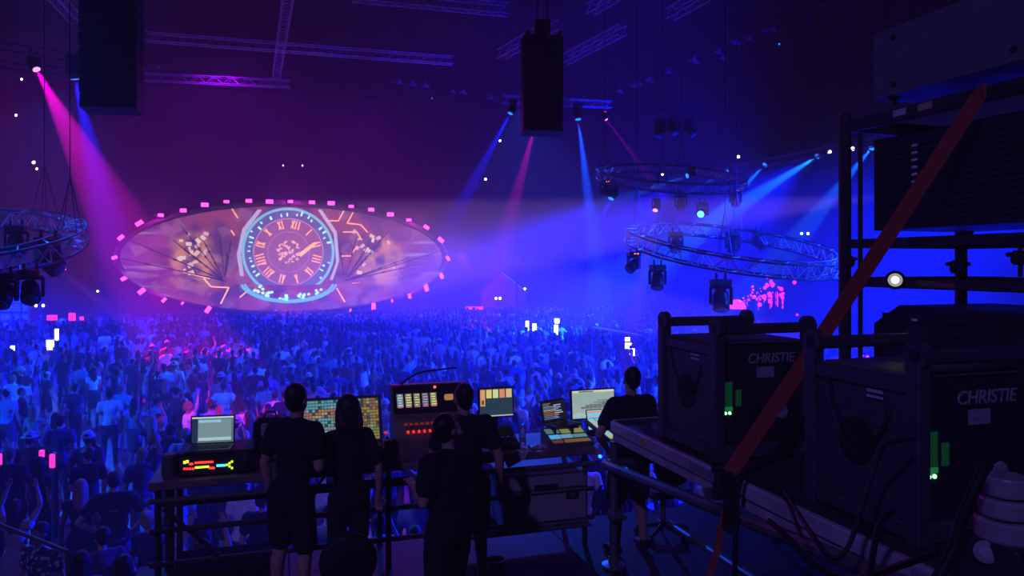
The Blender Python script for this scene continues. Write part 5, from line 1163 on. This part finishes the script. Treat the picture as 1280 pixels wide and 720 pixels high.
crew((pA.x+0.07, pA.y, ZR), 0.12, Figure('hip', 'fwd', 'short', (-0.25, 0.05), (0.05, 0.02), 1.06, 0.6, 'shorts', 0.16), 1.79, 'man in black tee and shorts with hand on hip, beside the scaffold post')
pB = W(584, 500, 6.35)
crew((pB.x, pB.y, ZR), 0.05, Figure('desk', 'hang', 'short', (0.1, 0.1), (-0.03, 0.03), 1.0, 0.6, 'shorts', 0.12), 1.77, 'man in black tee and shorts working at the tan audio console')
pC = W(364, 500, 5.95)
crew((pC.x, pC.y, ZR), -0.75, Figure('down', 'fwd', 'short', (0.1, 0.12), (-0.02, 0.10), 0.98, 0.6, 'shorts', 0.14), 1.83, 'man in dark tee and shorts leaning toward the lighting console')
pD = W(436, 500, 6.15)
crew((pD.x, pD.y, ZR), 0.25, Figure('reach', 'hang', 'bob', (0.1, 0.05), (0, 0.05), 0.95, 0.75, 'trousers', 0.08, True), 1.69, 'long haired person in black reaching to the bright touch screen')
pE = W(560, 500, 5.4)
crew((pE.x, pE.y, ZR), 0.55, Figure('fwd', 'half', 'short', (-1.5, 0.15), (0.06, 0.05), 1.16, 0.6, 'trousers', 0.22, step=0.08), 1.70, 'dark clothed person stepping past behind the man at the audio console')

# ---- the crowd
def tinted(name, rough=0.85, vary=None):
    m = bpy.data.materials.new(name); m.use_nodes = True; nt = m.node_tree; b = nt.nodes['Principled BSDF']; b.inputs['Roughness'].default_value = rough; b.inputs['Specular IOR Level'].default_value = 0.2
    oi = nt.nodes.new('ShaderNodeObjectInfo')
    if vary is None: nt.links.new(oi.outputs['Color'], b.inputs['Base Color'])
    else:
        cr = nt.nodes.new('ShaderNodeValToRGB'); cr.color_ramp.interpolation = 'CONSTANT'; els = cr.color_ramp.elements
        while len(els) < len(vary): els.new(0.5)
        for i, c in enumerate(vary): els[i].position = i/len(vary); els[i].color = (*c, 1)
        nt.links.new(oi.outputs['Random'], cr.inputs[0]); nt.links.new(cr.outputs[0], b.inputs['Base Color'])
    MATS[name] = m; return m
C_skin = tinted('crowd_skin', 0.6, [(0.45, 0.27, 0.2), (0.36, 0.2, 0.15), (0.5, 0.32, 0.25), (0.26, 0.14, 0.1)])
C_hair = tinted('crowd_hair', 0.6, [(0.02, 0.014, 0.01), (0.05, 0.03, 0.02), (0.3, 0.2, 0.1), (0.015, 0.012, 0.012)])
C_pant = tinted('crowd_trousers', 0.85, [(0.02, 0.02, 0.03), (0.05, 0.06, 0.1), (0.015, 0.015, 0.015), (0.2, 0.18, 0.15), (0.03, 0.03, 0.05)])
C_shirt = tinted('crowd_shirt'); C_hat = mat('crowd_hat', (0.5, 0.5, 0.5), 0.8)
SLOTS = [C_skin, C_shirt, C_pant, C_hair, M_shoe, C_hat]
TM = {'skin': 0, 'arm': 0, 'leg': 0, 'shirt': 1, 'sleeve': 1, 'pants': 2, 'hair': 3, 'shoe': 4, 'hat': 5}
KINDS = [('short haired', 'tee', 'arms down', dict(hair='short')),
         ('long haired', 'top', 'arms down', dict(hair='long', female=True, sleeve=0.2)),
         ('short haired', 'tee', 'one arm raised', dict(hair='short', right='up')),
         ('long haired', 'dress', 'both arms raised', dict(hair='long', female=True, left='up', right='up', sleeve=0.1, legs='dress')),
         ('short haired', 'tee with shorts', 'forearms held forward', dict(hair='short', left='fwd', right='fwd', legs='shorts')),
         ('long haired', 'top with skirt', 'phone hand raised', dict(hair='long', female=True, right='phone', sleeve=0.3, legs='skirt')),
         ('capped', 'tee with shorts', 'one hand forward', dict(hair='cap', left='fwd', legs='shorts')),
         ('bun haired', 'top', 'hand half raised', dict(hair='bun', female=True, right='half', sleeve=0.1)),
         ('broad', 'tee', 'hands on hips', dict(hair='short', left='hip', right='hip', build=1.12)),
         ('long haired', 'dress', 'head turned aside', dict(hair='long', female=True, head=(0.9, 0), right='fwd', legs='dress', sleeve=0.4)),
         ('sun hatted', 'tee', 'arms down', dict(hair='hat')),
         ('broad', 'tee with shorts', 'feet apart', dict(hair='short', build=1.15, stance=0.2, legs='shorts'))]
HI, LO, FAR = [], [], []
for i, (hn, gn, pn, kw) in enumerate(KINDS):
    f = Figure(**kw)
    HI.append((grow_mesh('crowd_body', f.sub(('skin', 'arm', 'leg', 'shoe'))+f.sub(('shirt', 'pants'), -0.01), 0.014, 2, [C_skin, M_shoe], {'shoe': 1}),
               grow_mesh('crowd_shirt', f.sub(('shirt', 'sleeve'), 0.012), 0.018, 3, [C_shirt]),
               grow_mesh('crowd_trousers', f.sub(('pants',), 0.010), 0.020, 3, [C_pant]) if f.sub(('pants',)) else None,
               grow_mesh('crowd_hair', f.sub(('hair',), 0.006), 0.016, 2, [C_hair]),
               grow_mesh('crowd_hat', f.sub(('hat',), 0.004), 0.012, 2, [C_hat]) if f.sub(('hat',)) else None))
    f2 = Figure(fingers=False, **kw); LO.append(grow_mesh('crowd_figure', f2.p, 0.028, 2, SLOTS, TM))
    FAR.append(grow_mesh('crowd_far_figure', f2.p, 0.045, 1, SLOTS, TM, decimate=0.16))
COLS = [('black', (0.012, 0.012, 0.016), 34), ('charcoal', (0.05, 0.05, 0.06), 14), ('navy', (0.02, 0.03, 0.09), 10), ('white', (0.78, 0.78, 0.78), 17), ('pale grey', (0.34, 0.34, 0.36), 9), ('light blue', (0.25, 0.38, 0.6), 6), ('red', (0.4, 0.03, 0.04), 5), ('pink', (0.6, 0.2, 0.35), 5)]
rg = random.Random(21)
def pick_col(): return rg.choices(COLS, [c[2] for c in COLS])[0]
def zone(p):
    if p.x < -1.6 and p.y < 13: return 'near the stair rail'
    if p.x < -6: return 'in the thin crowd aside'
    if p.y < 13: return 'just past the table'
    if p.x > 9: return 'below the circular truss'
    if p.y < 18: return 'in the mid crowd'
    return 'deep in the crowd'
def put(p, kind, col, rz, sc, hi, label=None):
    hn, gn, pn, kw = KINDS[kind]; lab = label or '%s person in %s %s, %s, %s' % (hn, col[0], gn, pn, zone(p))
    S = (sc, sc, sc)
    if hi:
        o = link('person', HI[kind][0], None, (p.x, p.y, 0), (0, 0, rz), S); o.color = (*col[1], 1)
        for nme, me in zip(('shirt', 'trousers', 'hair', 'hat'), HI[kind][1:]):
            if me: c = link(nme, me, o); c.color = (*col[1], 1)
    else:
        o = link('person', LO[kind], None, (p.x, p.y, 0), (0, 0, rz), S); o.color = (*col[1], 1)
    return tag(o, lab, 'person', 'people in the crowd')
CD = {c[0]: c for c in COLS}
placed = []
M_stripe = bpy.data.materials.new('striped_shirt'); M_stripe.use_nodes = True; MATS['striped_shirt'] = M_stripe
nt = M_stripe.node_tree; tc = nt.nodes.new('ShaderNodeTexCoord'); wv = nt.nodes.new('ShaderNodeTexWave'); wv.inputs['Scale'].default_value = 4.2; wv.bands_direction = 'X'
cr = nt.nodes.new('ShaderNodeValToRGB'); cr.color_ramp.interpolation = 'CONSTANT'; cr.color_ramp.elements[0].color = (0.05, 0.07, 0.12, 1); cr.color_ramp.elements[1].position = 0.45; cr.color_ramp.elements[1].color = (0.6, 0.65, 0.65, 1)
nt.links.new(tc.outputs['Object'], wv.inputs['Vector']); nt.links.new(wv.outputs['Fac'], cr.inputs[0]); nt.links.new(cr.outputs[0], nt.nodes['Principled BSDF'].inputs['Base Color'])
M_patt = bpy.data.materials.new('blotched_shirt'); M_patt.use_nodes = True; MATS['blotched_shirt'] = M_patt
nt = M_patt.node_tree; tc = nt.nodes.new('ShaderNodeTexCoord'); wv = nt.nodes.new('ShaderNodeTexVoronoi'); wv.inputs['Scale'].default_value = 16
cr = nt.nodes.new('ShaderNodeValToRGB'); cr.color_ramp.interpolation = 'CONSTANT'; cr.color_ramp.elements[0].color = (0.5, 0.5, 0.55, 1); cr.color_ramp.elements[1].position = 0.38; cr.color_ramp.elements[1].color = (0.02, 0.02, 0.05, 1)
nt.links.new(tc.outputs['Object'], wv.inputs['Vector']); nt.links.new(wv.outputs['Distance'], cr.inputs[0]); nt.links.new(cr.outputs[0], nt.nodes['Principled BSDF'].inputs['Base Color'])
# people one can pick out by eye: pixel of the top of the head, kind, colour, turn, height factor
SPECIAL = [(143, 590, 8, 'black', 0.1, 1.06, 'big person in a black tee seen from behind, thin print line across the back'), (101, 600, 1, 'black', 0.15, 0.97, None), (50, 655, 0, 'black', 2.6, 0.98, 'person in a blotchy patterned shirt beside the stair handrail'),
           (128, 660, 0, 'charcoal', 0.5, 0.97, None), (102, 690, 1, 'navy', 0.0, 0.98, None), (156, 695, 1, 'light blue', -0.4, 0.99, None), (222, 598, 9, 'light blue', 0.3, 0.98, None), (186, 640, 7, 'navy', -0.5, 0.97, None),
           (37, 541, 10, 'charcoal', 0.1, 1.0, None), (137, 486, 0, 'white', 0.15, 1.02, 'person in a shirt with pale vertical stripes among darker dancers'), (153, 480, 4, 'light blue', -0.5, 0.98, None), (148, 461, 0, 'light blue', -1.2, 0.98, None), (50, 572, 1, 'black', -0.6, 0.97, None),
           (110, 560, 6, 'black', 0.7, 1.0, None), (232, 536, 11, 'light blue', 0.0, 1.0, None), (75, 520, 0, 'navy', 0.1, 1.0, None), (205, 455, 0, 'white', 0.1, 1.0, None), (218, 452, 10, 'white', 0.0, 1.02, None), (190, 520, 3, 'navy', 0.2, 0.95, None), (12, 560, 0, 'black', 0.0, 1.0, None), (178, 560, 2, 'navy', 0.3, 0.97, None), (25, 470, 0, 'white', 0.1, 1.0, None)]
for px, py, kd, cn, rz, sc, lab in SPECIAL:
    p = WZ(px, py, 1.77*sc); p.z = 0; placed.append((p.x, p.y))
    o = put(p, kd, CD[cn], rz, sc, p.y < 17, lab)
    if lab and 'stripes' in lab or lab and 'blotchy' in lab:
        for ch in o.children:
            if ch.name.startswith('shirt'):
                ch.material_slots[0].link = 'OBJECT'; ch.material_slots[0].material = M_stripe if 'stripes' in lab else M_patt
    if lab and 'print line' in lab:
        t = link('shirt_print', MB().bbox((0, -0.148, 1.30), (0.12, 0.006, 0.012), 0.002).mesh('shirt_print', M_pale), o)
cells = {}
def free(x, y, r):
    ix, iy = int(x//1), int(y//1)
    for a in (-1, 0, 1):
        for b in (-1, 0, 1):
            for (u, v) in cells.get((ix+a, iy+b), ()):
                if (u-x)**2+(v-y)**2 < r*r: return False
    return True
def mark(x, y): cells.setdefault((int(x//1), int(y//1)), []).append((x, y))
for q in placed: mark(*q)
cand = []
for k in range(15000):
    y = rg.uniform(6.5, 52.8); d_ = y; x = rg.uniform(-31, 27)
    dd = x*math.sin(TH)+y*math.cos(TH); lat = x*math.cos(TH)-y*math.sin(TH)
    if dd < 7.5: continue
    px = 640+lat/dd*FOC
    if px < -60 or px > 1075: continue
    if x > -2.1 and y < 8.4: continue
    if x < -1.0 and y < 8.9 and x > -2.6: continue
    dens = 1.0
    if px < 190: dens = 0.35 if y < 24 else 0.5
    if px > 800: dens = 0.55
    if rg.random() > dens: continue
    r = 0.62 if px > 190 else 0.85
    if not free(x, y, r): continue
    mark(x, y); cand.append((dd, x, y))
cand.sort()
NEAR = 300-len(SPECIAL)
far = []
for n, (dd, x, y) in enumerate(cand):
    kd = rg.randrange(12) if rg.random() < 0.75 else rg.choice((0, 8, 1)); col = pick_col(); rz = rg.gauss(0, 0.45) if rg.random() < 0.88 else rg.uniform(-PI, PI); sc = rg.uniform(0.92, 1.04)
    if 'female' in KINDS[kd][3]: sc *= 0.95
    if n < NEAR: put(Vector((x, y, 0)), kd, col, rz, sc, dd < 13)
    else: far.append((x, y, kd, col, rz, sc))
# the rest of the crowd in one object
def merge_far(far):
    V, Fi, Ls, Mi, Tn = [], [], [], [], []; off = 0
    cache = []
    for me in FAR:
        nv = len(me.vertices); v = np.empty(nv*3); me.vertices.foreach_get('co', v)
        nl = len(me.loops); li = np.empty(nl, np.int32); me.loops.foreach_get('vertex_index', li)
        npoly = len(me.polygons); ls = np.empty(npoly, np.int32); me.polygons.foreach_get('loop_total', ls); mi = np.empty(npoly, np.int32); me.polygons.foreach_get('material_index', mi)
        cache.append((v.reshape(-1, 3), li, ls, mi))
    for x, y, kd, col, rz, sc in far:
        v, li, ls, mi = cache[kd]; c, s = math.cos(rz)*sc, math.sin(rz)*sc
        q = np.stack([v[:, 0]*c-v[:, 1]*s+x, v[:, 0]*s+v[:, 1]*c+y, v[:, 2]*sc], 1)
        V.append(q); Fi.append(li+off); Ls.append(ls); Mi.append(mi); Tn.append(np.tile(np.array([*col[1], 1.0]), (len(ls), 1))); off += len(q)
    V = np.concatenate(V); Fi = np.concatenate(Fi); Ls = np.concatenate(Ls); Mi = np.concatenate(Mi); Tn = np.concatenate(Tn)
    me = bpy.data.meshes.new('crowd'); me.vertices.add(len(V)); me.vertices.foreach_set('co', V.ravel())
    me.loops.add(len(Fi)); me.loops.foreach_set('vertex_index', Fi.astype(np.int32)); me.polygons.add(len(Ls))
    st_ = np.concatenate([[0], np.cumsum(Ls)[:-1]]).astype(np.int32); me.polygons.foreach_set('loop_start', st_)
    at = me.attributes.new('tint', 'FLOAT_COLOR', 'FACE'); at.data.foreach_set('color', Tn.ravel())
    m = bpy.data.materials.new('far_crowd_shirts'); m.use_nodes = True; a = m.node_tree.nodes.new('ShaderNodeAttribute'); a.attribute_name = 'tint'
    b = m.node_tree.nodes['Principled BSDF']; b.inputs['Roughness'].default_value = 0.85; m.node_tree.links.new(a.outputs['Color'], b.inputs['Base Color'])
    for sl in (mat('far_skin', (0.4, 0.23, 0.17), 0.6), m, mat('far_trousers', (0.03, 0.03, 0.045), 0.85), mat('far_hair', (0.03, 0.02, 0.018), 0.6), M_shoe, C_hat): me.materials.append(sl)
    me.polygons.foreach_set('material_index', Mi); me.polygons.foreach_set('use_smooth', np.ones(len(Ls), bool))
    me.update(calc_edges=True); me.validate()
    return tag(link('distant_crowd', me), 'distant packed crowd of dancers in front of the oval stage', 'crowd', None, 'stuff')
merge_far(far)
for px, py, w, h, lab in ((68, 575, 6, 17, 'tall pink glowing tube held up in the thin crowd'), (55, 566, 6, 9, 'short pink glowing tube in the thin crowd beside the tall one'), (3, 573, 4, 14, 'pink glowing tube at the crowd edge near the riser stairs, lone')):
    lit_post(px, py, 13, w, h, M_magp, lab)
print('CROWD', len(cand), 'far tris', sum(len(m.polygons) for m in FAR)/12, 'hi', [len(h[0].polygons) for h in HI][:3], 'lo', len(LO[0].polygons))
